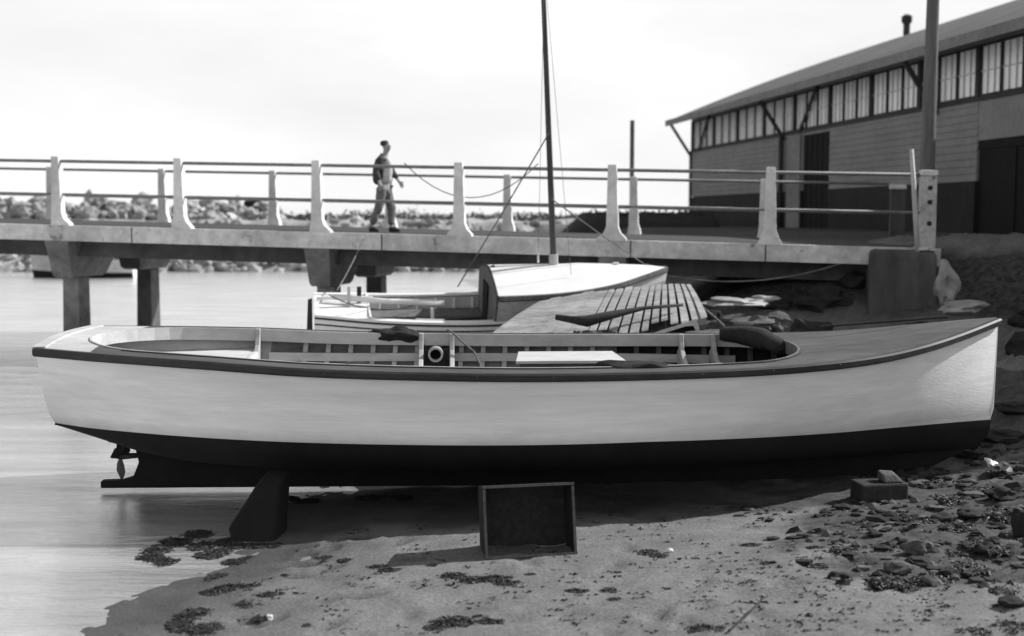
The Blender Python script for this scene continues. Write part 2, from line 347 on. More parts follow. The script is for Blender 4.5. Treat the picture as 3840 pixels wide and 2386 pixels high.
def ground_mat():
    m = bpy.data.materials.new('beach'); m.use_nodes = True; t = m.node_tree; N = t.nodes; L = t.links; p = N['Principled BSDF']
    geo = N.new('ShaderNodeNewGeometry'); sep = N.new('ShaderNodeSeparateXYZ'); L.new(geo.outputs['Position'], sep.inputs[0])
    def nz(s, d, lo, hi, a, b):
        n = N.new('ShaderNodeTexNoise'); n.inputs['Scale'].default_value = s; n.inputs['Detail'].default_value = d; n.inputs['Roughness'].default_value = .7
        L.new(geo.outputs['Position'], n.inputs[0]); r = N.new('ShaderNodeMapRange')
        for i, q in enumerate((lo, hi, a, b)): r.inputs[i + 1].default_value = q
        L.new(n.outputs[0], r.inputs[0]); return r.outputs[0], n
    def mul(a, b):
        q = N.new('ShaderNodeMath'); q.operation = 'MULTIPLY'; L.new(a, q.inputs[0])
        if isinstance(b, float): q.inputs[1].default_value = b
        else: L.new(b, q.inputs[1])
        return q.outputs[0]
    f1, n1 = nz(38, 9, .3, .7, .6, 1.4); f2, n2 = nz(2.2, 8, .3, .7, .70, 1.30)
    sand = mul(mul(f1, f2), .15)
    at2 = N.new('ShaderNodeAttribute'); at2.attribute_name = 'soil'
    f3, n3 = nz(9, 9, .35, .65, .012, .075)
    mx = N.new('ShaderNodeMix'); L.new(at2.outputs['Fac'], mx.inputs[0]); L.new(sand, mx.inputs[2]); L.new(f3, mx.inputs[3])
    sp, _ = nz(13, 9, .62, .68, 0., .75)          # dark specks of weed and pebbles
    mx3 = N.new('ShaderNodeMix'); L.new(sp, mx3.inputs[0]); L.new(mx.outputs[0], mx3.inputs[2]); mx3.inputs[3].default_value = .045
    wet_shade = N.new('ShaderNodeMapRange'); wet_shade.inputs[1].default_value = .02; wet_shade.inputs[2].default_value = .07; wet_shade.inputs[3].default_value = .5; wet_shade.inputs[4].default_value = 1  # damp sand darkening; in the launch hollow it also paints shadow
    L.new(sep.outputs[2], wet_shade.inputs[0]); c = mul(mx3.outputs[0], wet_shade.outputs[0]); L.new(c, p.inputs['Base Color'])
    rr = N.new('ShaderNodeMapRange'); rr.inputs[1].default_value = .5; rr.inputs[2].default_value = 1; rr.inputs[3].default_value = .45; rr.inputs[4].default_value = .95
    L.new(wet_shade.outputs[0], rr.inputs[0]); L.new(rr.outputs[0], p.inputs['Roughness']); p.inputs['Specular IOR Level'].default_value = .3
    b = N.new('ShaderNodeBump'); b.inputs['Strength'].default_value = .6; b.inputs['Distance'].default_value = .02
    L.new(n1.outputs[0], b.inputs['Height']); L.new(b.outputs[0], p.inputs['Normal']); return m
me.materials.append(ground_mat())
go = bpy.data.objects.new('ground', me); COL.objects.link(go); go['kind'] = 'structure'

def water_mat():
    m = bpy.data.materials.new('water'); m.use_nodes = True; t = m.node_tree; N = t.nodes; L = t.links; p = N['Principled BSDF']
    geo = N.new('ShaderNodeNewGeometry'); mp = N.new('ShaderNodeMapping'); mp.inputs['Scale'].default_value = (.45, 2.4, 1); L.new(geo.outputs['Position'], mp.inputs[0])
    n = N.new('ShaderNodeTexNoise'); n.inputs['Scale'].default_value = 1.3; n.inputs['Detail'].default_value = 7; n.inputs['Roughness'].default_value = .6; L.new(mp.outputs[0], n.inputs[0])
    n2 = N.new('ShaderNodeTexNoise'); n2.inputs['Scale'].default_value = .8; n2.inputs['Detail'].default_value = 7; L.new(mp.outputs[0], n2.inputs[0])
    r = N.new('ShaderNodeMapRange'); r.inputs[1].default_value = .3; r.inputs[2].default_value = .7; r.inputs[3].default_value = .74; r.inputs[4].default_value = 1.0; L.new(n2.outputs[0], r.inputs[0])
    L.new(r.outputs[0], p.inputs['Base Color']); p.inputs['Roughness'].default_value = .26; p.inputs['Metallic'].default_value = .82
    b = N.new('ShaderNodeBump'); b.inputs['Strength'].default_value = .8; b.inputs['Distance'].default_value = .06
    L.new(n.outputs[0], b.inputs['Height']); L.new(b.outputs[0], p.inputs['Normal']); return m
mb = MB(); mb.add([(-4000, -40, 0), (4000, -40, 0), (4000, 7000, 0), (-4000, 7000, 0)], [(0, 1, 2, 3)])
mb.build('water', water_mat())['kind'] = 'structure'

# ------------------------------------------------------------------ bridge
BX0, BY0, BS = -8.86, 23.9, -.195          # near face of the bridge in plan: y = BY0 + BS (x - BX0)
bdir = Vector((1, BS, 0)).normalized(); bin_ = Vector((-bdir.y, bdir.x, 0))   # along to the right; inward (away from viewer)
BW = 6.1
def on_bridge(u, v, back=0.0):             # point of a photo ray on a vertical plane parallel to the near face
    d = ray(u, v); o = Vector((BX0, BY0, 0)) + bin_ * back
    t = (o - Vector((0, 0, HC))).dot(bin_) / d.dot(bin_); return Vector((0, 0, HC)) + d * t
def deck_z(x): return 2.57 - (x + 8.86) * .0232
def bp(x, back, dz):                       # point at along-x on the bridge, inward distance, height above the deck
    p = Vector((x, BY0 + BS * (x - BX0), 0)) + bin_ * back; p.z = deck_z(x) + dz; return p
bridge = thing('road_bridge', 'low concrete road bridge on piles with post and pipe railings', 'bridge', bp(0, 3, -2.2))
XL, XR = -17.0, 7.25
n = 24; xsb = [XL + (XR - XL) * i / n for i in range(n + 1)]
mb = MB(); mb.loft([[bp(x, .0, -.30), bp(x, .0, 0), bp(x, BW, 0), bp(x, BW, -.30)] for x in xsb], closed=True, cap=True)
mb.build('deck', M['concrete'], bridge)
mb = MB(); mb.loft([[bp(x, .32, .005), bp(x, .32, .012), bp(x, BW - .32, .012), bp(x, BW - .32, .005)] for x in xsb], closed=True, cap=True)
mb.build('roadway', M['asphalt'], bridge)
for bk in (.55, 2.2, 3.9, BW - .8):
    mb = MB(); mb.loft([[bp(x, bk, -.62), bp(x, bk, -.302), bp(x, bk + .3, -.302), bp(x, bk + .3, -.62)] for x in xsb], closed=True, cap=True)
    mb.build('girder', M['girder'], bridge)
for xj in (-12.1, -7.3, -2.4, 2.1, 4.4):
    MB().hexa([bp(xj - .012, -.004, -.297), bp(xj + .012, -.004, -.297), bp(xj + .012, .01, -.297), bp(xj - .012, .01, -.297)], [bp(xj - .012, -.004, -.003), bp(xj + .012, -.004, -.003), bp(xj + .012, .01, -.003), bp(xj - .012, .01, -.003)]).build('joint', M['girder'], bridge)
def px(u, back): return on_bridge(u * 1.578, 810, back).x - bin_.x * back
def bent(x, dn=0, df=0):
    xc = x
    for far in (0, 1):                     # wedge shaped pile heads reaching out to the deck edge
        x = xc + (df if far else dn)
        q = lambda xx, w0, ba, bb, z: [bp(xx - w0, ba, z), bp(xx + w0, ba, z), bp(xx + w0, bb, z), bp(xx - w0, bb, z)]
        if not far: rings = [q(xc, .25, .03, 2.1, -.303), q(xc + dn * .1, .24, .12, 2.1, -.45), q(x, .21, .62, 2.0, -1.0), q(x, .18, .66, 1.9, -1.06)]; c = .95
        else: rings = [q(x, .30, BW - 2.1, BW - .03, -.303), q(x, .29, BW - 2.1, BW - .12, -.45), q(x, .24, BW - 2.0, BW - .62, -1.0), q(x, .20, BW - 1.9, BW - .66, -1.06)]; c = BW - 1.35
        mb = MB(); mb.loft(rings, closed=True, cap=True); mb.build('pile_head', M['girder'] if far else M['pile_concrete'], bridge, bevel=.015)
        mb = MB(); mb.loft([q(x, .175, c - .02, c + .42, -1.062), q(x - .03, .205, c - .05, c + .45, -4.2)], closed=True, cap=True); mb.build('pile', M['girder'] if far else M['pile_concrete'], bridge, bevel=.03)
for u, dn, df in ((130, -.24, -.62), (750, -.15, -.36), (1455, 0, 0), (-520, 0, -.5)): bent(px(u, .03), dn, df)
def post(x, back, h, fl, fr, m, wt=.075, wbm=.10, dep=.17):
    mb = MB()
    pr = [(-fl, -.02), (-fl, .02)]
    if fl > .13: pr += [(-.15, .12)]
    pr += [(-wbm, .24), (-wt, h), (wt, h), (wbm + .01, .24)]
    if fr > .13: pr += [(.15, .13)]
    pr += [(fr, .03), (fr, -.02)]
    def P_(a, z, bk): q = bp(x + a, bk, z); return q
    mb.prism([P_(a, z, back) for a, z in pr], bin_ * dep)
    mb.build('railing_post', m, bridge, bevel=.012)
HN = 1.27
for u, fl, fr in ((135, .12, .27), (425, .14, .25), (752, .13, .27), (1090, .22, .24), (1455, .27, .25), (1830, .2, .2), (-150, .1, .27)):
    post(px(u, .05), -.02 if u > 1400 else .02, HN + .06, fl, fr, M['post_concrete'])
for u in (385, 648, 925, 1205, 1505, 1815, 120):
    post(px(u, BW - .2), BW - .22, HN + .03, .13, .17, M['post_concrete'])
for bk in (.11, BW - .13):
    for hz, r in ((HN - .03, .031), (.60, .025)):
        MB().tube([bp(XL, bk, hz), bp(-5, bk, hz), bp(0, bk, hz), bp(XR - .25, bk, hz)], r, 8).build('rail', M['pipe'], bridge, smooth=True)
# big end posts
def end_post(u, back, wd, h, label, m, holes):
    x = px(u, back); b = bp(x, back, -.05)
    t = thing('end_post', label, 'post', b)
    MB().loft([[bp(x - wd / 2, back, z), bp(x + wd / 2, back, z), bp(x + wd / 2, back + wd, z), bp(x - wd / 2, back + wd, z)] for z in (-.3, h)], closed=True, cap=True).build('shaft', m, t, bevel=.015)
    MB().loft([[bp(x - wd / 2 - .012, back - .012, z), bp(x + wd / 2 + .012, back - .012, z), bp(x + wd / 2 + .012, back + wd + .012, z), bp(x - wd / 2 - .012, back + wd + .012, z)] for z in (h + .003, h + .10)], closed=True, cap=True).build('cap', M['post_concrete'], t, bevel=.02)
    for hz in holes:
        c = bp(x + .02, back - .012, hz); MB().tube([c, c + bin_ * .05], .042, 10).build('socket', M['dark_wood'], t)
end_post(2206, .0, .26, 1.22, 'square weathered concrete end post with dark sockets beside the leaning pole', M['peeling'], (.42, .78, 1.02))
end_post(2134, BW - .3, .3, 1.12, 'grey square far end post with a white cap at the road side', M['old_concrete'], ())

# abutment and wall beside it
ab = thing('bridge_abutment', 'streaked dark concrete abutment under the right end of the bridge', 'abutment', bp(6.45, .2, -2))
mb = MB()
xa0, xa1 = px(2068, -.1), px(2222, -.1)
f = lambda z, o: [bp(xa0 - o, -.42 - o, z), bp(xa1 + o, -.42 - o, z), bp(xa1 + o + .3, 2.0, z), bp(xa0 - o, 3, z)]
mb.loft([f(-2.4, .06), f(-.10, 0), f(-.03, -.05)], closed=True, cap=True); mb.build('block', M['old_concrete'], ab, bevel=.05)
mb = MB(); f2 = lambda z: [bp(xa0 + .75, -.40, z), bp(xa1 - .02, -.40, z), bp(xa1 - .02, .3, z), bp(xa0 + .75, .3, z)]
mb.loft([f2(-.028), f2(.02)], closed=True, cap=True); mb.build('ledge', M['concrete'], ab, bevel=.01)

# ------------------------------------------------------------------ poles
def pole(u, v0, v1, Y, r0, r1, name, label, m, zb=None, lean=0):
    a = at(u, v0, Y); top = at(u, v0, Y); top.z = at(u, v1, Y).z; top.x += lean
    if zb is not None: a.z = zb
    return single(MB().tube([a.lerp(top, i / 6) for i in range(7)], [r0 + (r1 - r0) * i / 6 for i in range(7)], 12), name, m, label, 'pole', smooth=True, sharp=50)
pole(3466, 930, -420, 22.6, .15, .095, 'telegraph_pole', 'tall thick wooden telegraph pole rising out of frame before the shed', M['pole_wood'], zb=2.0, lean=.05)
pole(2368, 860, 452, 33.5, .07, .06, 'wooden_pole', 'thin bare upright pole standing behind the far railing of the bridge', M['pole_wood'], zb=.0)
single(MB().tube([at(3442, 960, 20.5), at(3432, 780, 20.5), at(3418, 560, 20.5)], [.045, .045, .035], 8), 'leaning_pole', M['pale_paint'], 'thin pale pole leaning beside the end post', 'pole', smooth=True)

# ------------------------------------------------------------------ shed
Wd = Vector((-.14, 1, 0)).normalized()     # along the wall, away from the viewer
Wi = Vector((Wd.y, -Wd.x, 0))              # into the shed
X0 = 15.96
def wy(y): return Vector((X0 - .14 * y, y, 0))
SH = wy(16.0); SL = (wy(56) - wy(16)).length
def sp(l, d, z): q = SH + Wd * l + Wi * d; q.z = z; return q
def ly(y): return (y - 16.0) / Wd.y
shed = thing('harbour_shed', 'long grey boarded shed with a strip of high windows and overhanging roof', 'shed', sp(SL / 2, 7.7, 2.3))
SB, ST, SILL, WT, DEP = 2.25, 7.38, 5.7, 6.95, 15.4
mb = MB()
def wallbox(l0, l1, d0, d1, z0, z1, mi=0): mb.hexa([sp(l0, d0, z0), sp(l1, d0, z0), sp(l1, d1, z0), sp(l0, d1, z0)], [sp(l0, d0, z1), sp(l1, d0, z1), sp(l1, d1, z1), sp(l0, d1, z1)], mi)
dl0, dl1 = ly(40.2), ly(42.5); gl0, gl1 = ly(27.6), ly(30.9)
for a, b in ((0, gl0), (gl1, dl0), (dl1, SL)):
    z = 3.62
    nb = 11
    for k in range(nb):                    # horizontal weatherboards, each lapping the one below
        z0 = z + (SILL - .02 - z) * k / nb; z1 = z + (SILL - .02 - z) * (k + 1) / nb
        mb.hexa([sp(a, -.025, z0), sp(b, -.025, z0), sp(b, .12, z0), sp(a, .12, z0)], [sp(a, .0, z1 - .002), sp(b, .0, z1 - .002), sp(b, .12, z1 - .002), sp(a, .12, z1 - .002)])
wallbox(gl0 + .004, gl1 - .004, 0, .12, 4.62, SILL - .02); wallbox(dl0 + .004, dl1 - .004, 0, .12, 5.5, SILL - .02)
wallbox(0, SL, .0, .12, WT + .05, ST)
mb.build('front_wall', M['cladding'], shed)
mb = MB()
for a, b in ((0, gl0), (gl1, dl0), (dl1, SL)): wallbox(a, b, -.05, .12, SB - .4, 3.6)
mb.build('lower_wall', M['dark_cladding'], shed)
mb = MB()                                  # gable ends and back
for l, th in ((0.0, .12), (SL, -.12)):
    mb.prism([sp(l, .125, SB - .4), sp(l, DEP, SB - .4), sp(l, DEP, ST), sp(l, DEP / 2, 10.1), sp(l, .125, ST)], Wd * th)
wallbox(.13, SL - .13, DEP - .12, DEP, SB - .4, ST)
mb.build('end_wall', M['cladding'], shed)
# roof, gently curved on each side
def roof_ring(l):
    pts = []
    for k in range(9):
        d = -1.05 + (DEP / 2 + 1.05) * k / 8; t = k / 8
        pts.append((d, 7.02 + (10.28 - 7.02) * (t + .14 * t * (1 - t))))
    up = [sp(l, d, z) for d, z in pts]; up += [sp(l, DEP - d, z) for d, z in pts[-2::-1]]
    lo = [p - Vector((0, 0, .13)) for p in reversed(up)]
    return up + lo
mb = MB(); mb.loft([roof_ring(-.5), roof_ring(SL / 2), roof_ring(SL + .45)], closed=True, cap=True)
roof = mb.build('roof', M['roofing'], shed)
mb = MB(); mb.hexa([sp(-.5, -1.10, 6.80), sp(SL + .47, -1.10, 6.80), sp(SL + .47, -1.055, 6.80), sp(-.5, -1.055, 6.80)], [sp(-.5, -1.10, 7.06), sp(SL + .47, -1.10, 7.06), sp(SL + .47, -1.055, 7.06), sp(-.5, -1.055, 7.06)])
mb.build('fascia', M['pale_trim'], shed)
# windows, three to a bay
MB().hexa([sp(0, -.06, SILL - .10), sp(SL, -.06, SILL - .10), sp(SL, .1, SILL - .10), sp(0, .1, SILL - .10)], [sp(0, -.06, SILL - .015), sp(SL, -.06, SILL - .015), sp(SL, .1, SILL - .015), sp(0, .1, SILL - .015)]).build('sill', M['dark_trim'], shed)
bay = 3.13; l = SL - .14; nb = 0
while l > .5:
    l1 = l; l0 = max(.05, l - bay)
    mb = MB(); wallbox(l1 - .16, l1 + .02 if nb else l1 + .13, -.03, .13, SILL - .012, WT + .045); mb.build('mullion', M['dark_trim'], shed)
    ww = (l1 - .16 - l0 - .02) / 3
    if ww > .4:
        for k in range(3):
            a = l0 + .02 + ww * k + .006; b = a + ww - .012; mb = MB(); fw = .042
            wallbox(a, a + fw, .0, .1, SILL, WT + .04); wallbox(b - fw, b, 0, .1, SILL, WT + .04)
            wallbox(a + fw, b - fw, .002, .1, SILL, SILL + .06); wallbox(a + fw, b - fw, .002, .1, WT - .02, WT + .04)
            wf = mb.build('window', M['dark_trim'], shed); mb = MB()
            for q in (1, 2): wallbox(a + (b - a) * q / 3 - .009, a + (b - a) * q / 3 + .009, .01, .05, SILL + .06, WT - .02)
            wallbox(a + fw, b - fw, .013, .045, (SILL + WT) / 2 - .015, (SILL + WT) / 2 + .015)
            mb.build('glazing_bars', M['sash'], wf)
            mb = MB(); wallbox(a + fw, b - fw, .055, .065, SILL + .06, WT - .02); mb.build('pane', M['glass'], wf)
    l -= bay; nb += 1
# doors
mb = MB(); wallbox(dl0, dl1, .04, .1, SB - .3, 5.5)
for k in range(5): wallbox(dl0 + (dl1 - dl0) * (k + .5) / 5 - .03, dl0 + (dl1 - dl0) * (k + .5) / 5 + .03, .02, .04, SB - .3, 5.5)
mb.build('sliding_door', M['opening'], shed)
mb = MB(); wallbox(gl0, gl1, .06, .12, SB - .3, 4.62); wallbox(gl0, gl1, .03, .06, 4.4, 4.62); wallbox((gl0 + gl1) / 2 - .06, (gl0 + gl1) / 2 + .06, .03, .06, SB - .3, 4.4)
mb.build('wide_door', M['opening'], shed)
mb = MB(); wallbox(ly(42.62), ly(43.9), -.07, -.052, SB - .2, SILL - .13); mb.build('pilaster', M['pale_trim'], shed)
mb = MB(); wallbox(SL - .2, SL + .02, -.09, -.03, SB - .4, SILL - .12); mb.build('corner_board', M['dark_trim'], shed)
# struts under the eaves and the down pipe
for y in (55.9, 44.2, 33.0):
    MB().beam(sp(ly(y), -.05, 5.45), sp(ly(y), -.98, 6.83), .12, .12, up=(0, 1, 0)).build('eave_strut', M['dark_trim'], shed)
for y0, y1 in ((54.6, 53.2), (42.7, 41.2)):
    MB().beam(sp(ly(y0), -.07, SILL - .05), sp(ly(y1), -.07, WT + .1), .13, .06, up=Wi).build('wall_diagonal', M['dark_trim'], shed)  # dark diagonal strip across the window band
MB().tube([sp(ly(44.2), -.16, 5.6), sp(ly(44.2), -.16, 4.5), sp(ly(44.2), -.16, 2.3)], .09, 8).build('down_pipe', M['dark_trim'], shed, smooth=True)
# roof ventilator
vt = sp(ly(50.5), DEP / 2 - .2, 10.2)
vn = MB().tube([vt, vt + Vector((0, 0, .5))], .14, 12).build('ventilator', M['dark_trim'], roof, smooth=True, sharp=40)
MB().tube([vt + Vector((0, 0, .45)), vt + Vector((0, 0, .56)), vt + Vector((0, 0, .76)), vt + Vector((0, 0, .84))], [.15, .22, .22, .1], 12).build('ventilator_cap', M['dark_trim'], vn, smooth=True, sharp=40)

# ------------------------------------------------------------------ breakwater
rnd = random.Random(3)
def rubble(name, y0, x0, x1, ztop, m, label, nst, smin, smax, base_y):
    mb = MB()
    prof = [(base_y, -.6), (base_y + 1.0, .35), (y0 - .4, ztop - .15), (y0 + .3, ztop), (y0 + 5, ztop), (y0 + 9, -.6)]
    nseg = 90
    mb.loft([[Vector((x0 + (x1 - x0) * i / nseg, py + .5 * mnoise.noise(Vector((i * .7, py, 0))), pz + .18 * mnoise.noise(Vector((i * .9, pz * 3, 4))))) for py, pz in prof] for i in range(nseg + 1)])
    for k in range(nst):
        t = rnd.random(); x = x0 + (x1 - x0) * rnd.random(); py = base_y + (y0 - base_y) * t; pz = .05 + (ztop - .1) * t
        s = rnd.uniform(smin, smax)
        mb.blob((x, py - .1, pz), (s * rnd.uniform(.8, 1.4), s, s * rnd.uniform(.6, 1)), seed=k, rough=.5, sub=1)
    return tag(mb.build(name, m), label, 'breakwater')
bwk = thing('breakwater', 'long rubble stone breakwater across the water behind the bridge', 'breakwater', (-12, 66, 0))
o = rubble('rubble', 66, -62, 3.5, 2.52, M['rock'], None, 1500, .16, .36, 60.5); o.parent = bwk; o.matrix_parent_inverse = W[bwk.name].inverted(); o['kind'] = 'stuff'
for k_ in ('label', 'category'):
    if k_ in o: del o[k_]
protos = []
for k in range(5):
    ob = MB().blob((0, 0, 0), 1, seed=k + 20, rough=.55, sub=2).build('boulder', M['rock']); protos.append(ob)
first = set()
spots = []
for k in range(170):
    spots.append((rnd.uniform(-29, -13.2), rnd.uniform(67.2, 70), 0))
spots.sort(key=lambda q: q[0])
for k, (x, y, _) in enumerate(spots):
    if k % 5 not in first: ob = protos[k % 5]; first.add(k % 5)
    else: ob = protos[k % 5].copy(); COL.objects.link(ob)
    s = rnd.uniform(.24, .46) * (1.0 if x < -18 else .85); lim = 1.35 if x < -20 else 1.15
    z = 2.5 + (rnd.random() ** 1.2) * lim * (y - 66.6) / 3.4
    ob.location = (x, y, z); ob.scale = (s * rnd.uniform(.9, 1.4), s, s * rnd.uniform(.7, 1.1)); ob.rotation_euler = (rnd.uniform(-.4, .4), rnd.uniform(-.4, .4), rnd.uniform(0, 6))
    tag(ob, 'pale boulder heaped with others on top of the breakwater', 'boulder', 'boulders heaped on the breakwater')
def at_bw(u): return (u - 1920) / F * 71.5
single(MB().hexa([Vector((at_bw(930), 70, 2.3)), Vector((at_bw(1012), 70, 2.3)), Vector((at_bw(1012), 71.5, 2.3)), Vector((at_bw(930), 71.5, 2.3))], [Vector((at_bw(938), 70, 3.62)), Vector((at_bw(1008), 70, 3.66)), Vector((at_bw(1008), 71.5, 3.66)), Vector((at_bw(938), 71.5, 3.62))]), 'stone_block', M['dark_rock'], 'dark squared stone block at the end of the heaped boulders', 'block', bevel=.12)
# bushes on the breakwater
def bush(c, rx, ry, rz, seed, label):
    r2 = random.Random(seed); t = thing('bush', label, 'bush', c, group='low bushes on the breakwater')
    mb = MB(); n = int(260 * rx)
    for k in range(n):
        a = r2.uniform(0, 6.28); rr = r2.random() ** .5; ph = r2.random()
        hgt = rz * (1 - .5 * rr ** 2) * (.75 + .5 * mnoise.noise(Vector((a * 1.3, rr * 2 + seed, 0))))
        p = Vector((math.cos(a) * rr * rx, math.sin(a) * rr * ry, ph * hgt)) + Vector(c); s = r2.uniform(.06, .13)
        d1 = Vector((r2.gauss(0, 1), r2.gauss(0, 1), r2.gauss(0, 1))).normalized(); d2 = d1.orthogonal().normalized()
        mb.add([p - d1 * s, p + d2 * s * .6, p + d1 * s, p - d2 * s * .6], [(0, 1, 2, 3)])
    mb.build('foliage', M['leaf'], t)
    mb = MB()
    for k in range(4): mb.tube([Vector(c), Vector(c) + Vector((r2.uniform(-.5, .5) * rx, r2.uniform(-.3, .3), rz * .6))], [.03, .01], 5)
    mb.build('stem', M['dark_wood'], t)
for k, (u, wdt, hh) in enumerate([(1045, 45, .75), (1110, 40, .6), (1165, 35, .8), (1240, 50, .55), (1330, 55, .85), (1400, 45, .8), (1480, 45, .85), (1550, 60, .9), (1640, 50, .65), (1715, 45, .7), (1790, 60, .72), (1880, 50, .75), (1960, 55, .72), (2040, 60, .7), (2130, 60, .65), (2210, 50, .7)]):
    lab = ['rounded dark bush', 'low ragged bush', 'spreading dark shrub', 'thick low shrub'][k % 4]
    bush((at_bw(u), 71.5, 2.45), wdt / F * 71.5, .8, hh, k + 50, 'low dark bush growing along the top of the breakwater')
# dark overgrown mound by the shed
r4 = random.Random(9); mound = thing('overgrown_mound', 'dark overgrown earth mound between the breakwater and the shed', 'mound', (5, 46, 2.2))
mb = MB(); ring = []
for i in range(41):
    t = i / 40; c = at(2110 + 560 * t, 800, 46); hgt = (.1 + .78 * min(1, t / .13)) * (1 + .06 * mnoise.noise(Vector((t * 14, 0, 0)))); 
    ring.append([Vector((c.x, c.y - 3, 1.4)), Vector((c.x, c.y - 1.6, 2.0 + .5 * hgt)), Vector((c.x, c.y, 2.0 + hgt)), Vector((c.x, c.y + 2, 2.0 + hgt * .9)), Vector((c.x, c.y + 4, 1.6))])
mb.loft(ring, cap=True); mb.build('earth', M['dark_rock'], mound, smooth=True)
mb = MB()
for k in range(1500):
    t = r4.random(); c = at(2118 + 545 * t, 800, 46); hgt = (.1 + .78 * min(1, t / .13)); q = r4.random()
    p = Vector((c.x, c.y - 3 * (1 - q), 1.5 + (.5 + hgt) * q + r4.uniform(0, .1))); s = r4.uniform(.05, .12)
    d1 = Vector((r4.gauss(0, 1), r4.gauss(0, 1), r4.gauss(0, 1))).normalized(); d2 = d1.orthogonal().normalized(); mb.add([p - d1 * s, p + d2 * s * .6, p + d1 * s, p - d2 * s * .6], [(0, 1, 2, 3)])
mb.build('foliage', M['leaf'], mound)

# ------------------------------------------------------------------ far moored launch
def small_hull(L_, B_, sheer, bottom, n=24, tr=.55):
    rings = []
    for i in range(n + 1):
        s = i / n; b = B_ / 2 * (tr + (1 - tr) * min(1, s / .35)) * (1 - max(0, (s - .45) / .55) ** 2.2) + .01; zs = sheer(s); zb = bottom(s)
        r = []
        for k in range(-6, 7):
            a = abs(k) / 6; y = math.copysign(b * (a ** .55), k) if k else 0; z = zb + (zs - zb) * (a ** 2.2); r.append(Vector(((s - .5) * L_ + .12 * s * (z - zb), y, z)))
        rings.append(r)
    return rings
p0 = at(318, 1040, 55)
fl = thing('moored_launch', 'small pale launch moored under the left end of the bridge', 'boat', (p0.x, p0.y, 0), Matrix.Rotation(R(176), 3, 'Z'))
rg = small_hull(4.7, 1.6, lambda s: .86 + .25 * s * s, lambda s: -.2)
mb = MB(); mb.loft(rg, mif=lambda i, k: 1 if k in (2, 3, 4, 5, 6, 7, 8, 9) else 0); mb.add(rg[0], [tuple(range(13))]); mb.build('hull', [M['pale_paint'], M['antifoul']], fl, local=True, smooth=True, sharp=50)
mb = MB(); mb.tube([r[0] for r in rg], .04, 6); mb.tube([r[-1] for r in rg], .04, 6); mb.build('rub_rail', M['dark_trim'], fl, local=True)
mb = MB(); mb.loft([[r[0] - Vector((0, 0, .05)), r[-1] - Vector((0, 0, .05))] for r in rg]); mb.build('deck', M['pale_paint'], fl, local=True)
mb = MB(); mb.hexa([(-1.2, -.5, .82), (.9, -.42, .82), (.9, .42, .82), (-1.2, .5, .82)], [(-1.2, -.45, 1.2), (.8, -.36, 1.18), (.8, .36, 1.18), (-1.2, .45, 1.2)]); mb.build('cabin', M['pale_paint'], fl, local=True, bevel=.03)

# ------------------------------------------------------------------ the long launch on the beach
LR = Matrix.Rotation(R(3), 3, 'Z') @ Matrix.Rotation(R(.9), 3, 'X')
launch = thing('launch', 'long open white launch with dark rubbing rail and black bottom aground on the beach', 'boat', (.3, 12.3, .03), LR)
ZW = .70
def xa(z, yf): return -4.83 + .06 * yf * yf + .10 * max(0, z - ZW)
def xf(z): return sinterp(z, [(0, 3.6), (.12, 4.1), (.3, 4.46), (.5, 4.60), (.75, 4.645), (1.2, 4.655), (1.7, 4.665)])
def b_s(s): return sinterp(s, [(0, .95), (.08, 1.19), (.2, 1.43), (.35, 1.56), (.5, 1.58), (.65, 1.47), (.78, 1.19), (.88, .79), (.95, .38), (1, .035)])
def b_w(s): return sinterp(s, [(0, .03), (.05, .42), (.12, .82), (.25, 1.24), (.4, 1.46), (.52, 1.48), (.65, 1.3), (.78, .93), (.88, .52), (.95, .22), (1, .028)])
def z_s(s): return sinterp(s, [(0, 1.535), (.17, 1.465), (.27, 1.41), (.4, 1.375), (.5, 1.362), (.64, 1.368), (.745, 1.385), (.84, 1.435), (.915, 1.53), (1, 1.675)])
def zw(s): return .71 - .08 * max(0, (s - .6) / .4) - .03 * max(0, 1 - s / .1)
def z_r(s): return sinterp(s, [(0, .665), (.05, .55), (.1, .42), (.18, .32), (.5, .28), (.85, .29), (1, .33)])
def hull_pt(s, k, side, inset=0.0):
    bs, bw_, zs, zr = b_s(s), b_w(s), z_s(s), z_r(s)
    ZW = zw(s)
    if k <= 8:
        t = 1 - k / 8; pw = .80 + .2 * min(1, s / .3)
        y = bw_ + (bs - bw_) * (t ** pw if t > 0 else 0); z = ZW + (zs - ZW) * t
    else:
        a = (k - 8) / 8 * math.pi / 2; y = .05 + (bw_ - .05) * math.cos(a) ** .85 if k < 16 else .05; z = ZW - (ZW - zr) * math.sin(a)
    yf = min(1, y / max(bs, .01)); a_, f_ = xa(z, yf), xf(z)
    y = max(.0, y - inset)
    return Vector((a_ + s * (f_ - a_), side * y, z))
NS = 64
SS = [(i / NS) ** 1.0 for i in range(NS + 1)]
rings = [[hull_pt(s, k, 1) for k in range(17)] + [hull_pt(s, k, -1) for k in range(16, -1, -1)] for s in SS]
mb = MB(); mb.loft(rings, mif=lambda i, k: 1 if 8 <= k <= 24 else 0)
tr = rings[0]                                  # transom, as strips across
for k in range(16):
    mb.add([tr[k], tr[k + 1], tr[32 - k], tr[33 - k]], [(0, 1, 2, 3)], 1 if k >= 8 else 0)
hull = mb.build('hull', [M_HULL, M['antifoul']], launch, local=True, smooth=True, sharp=38)
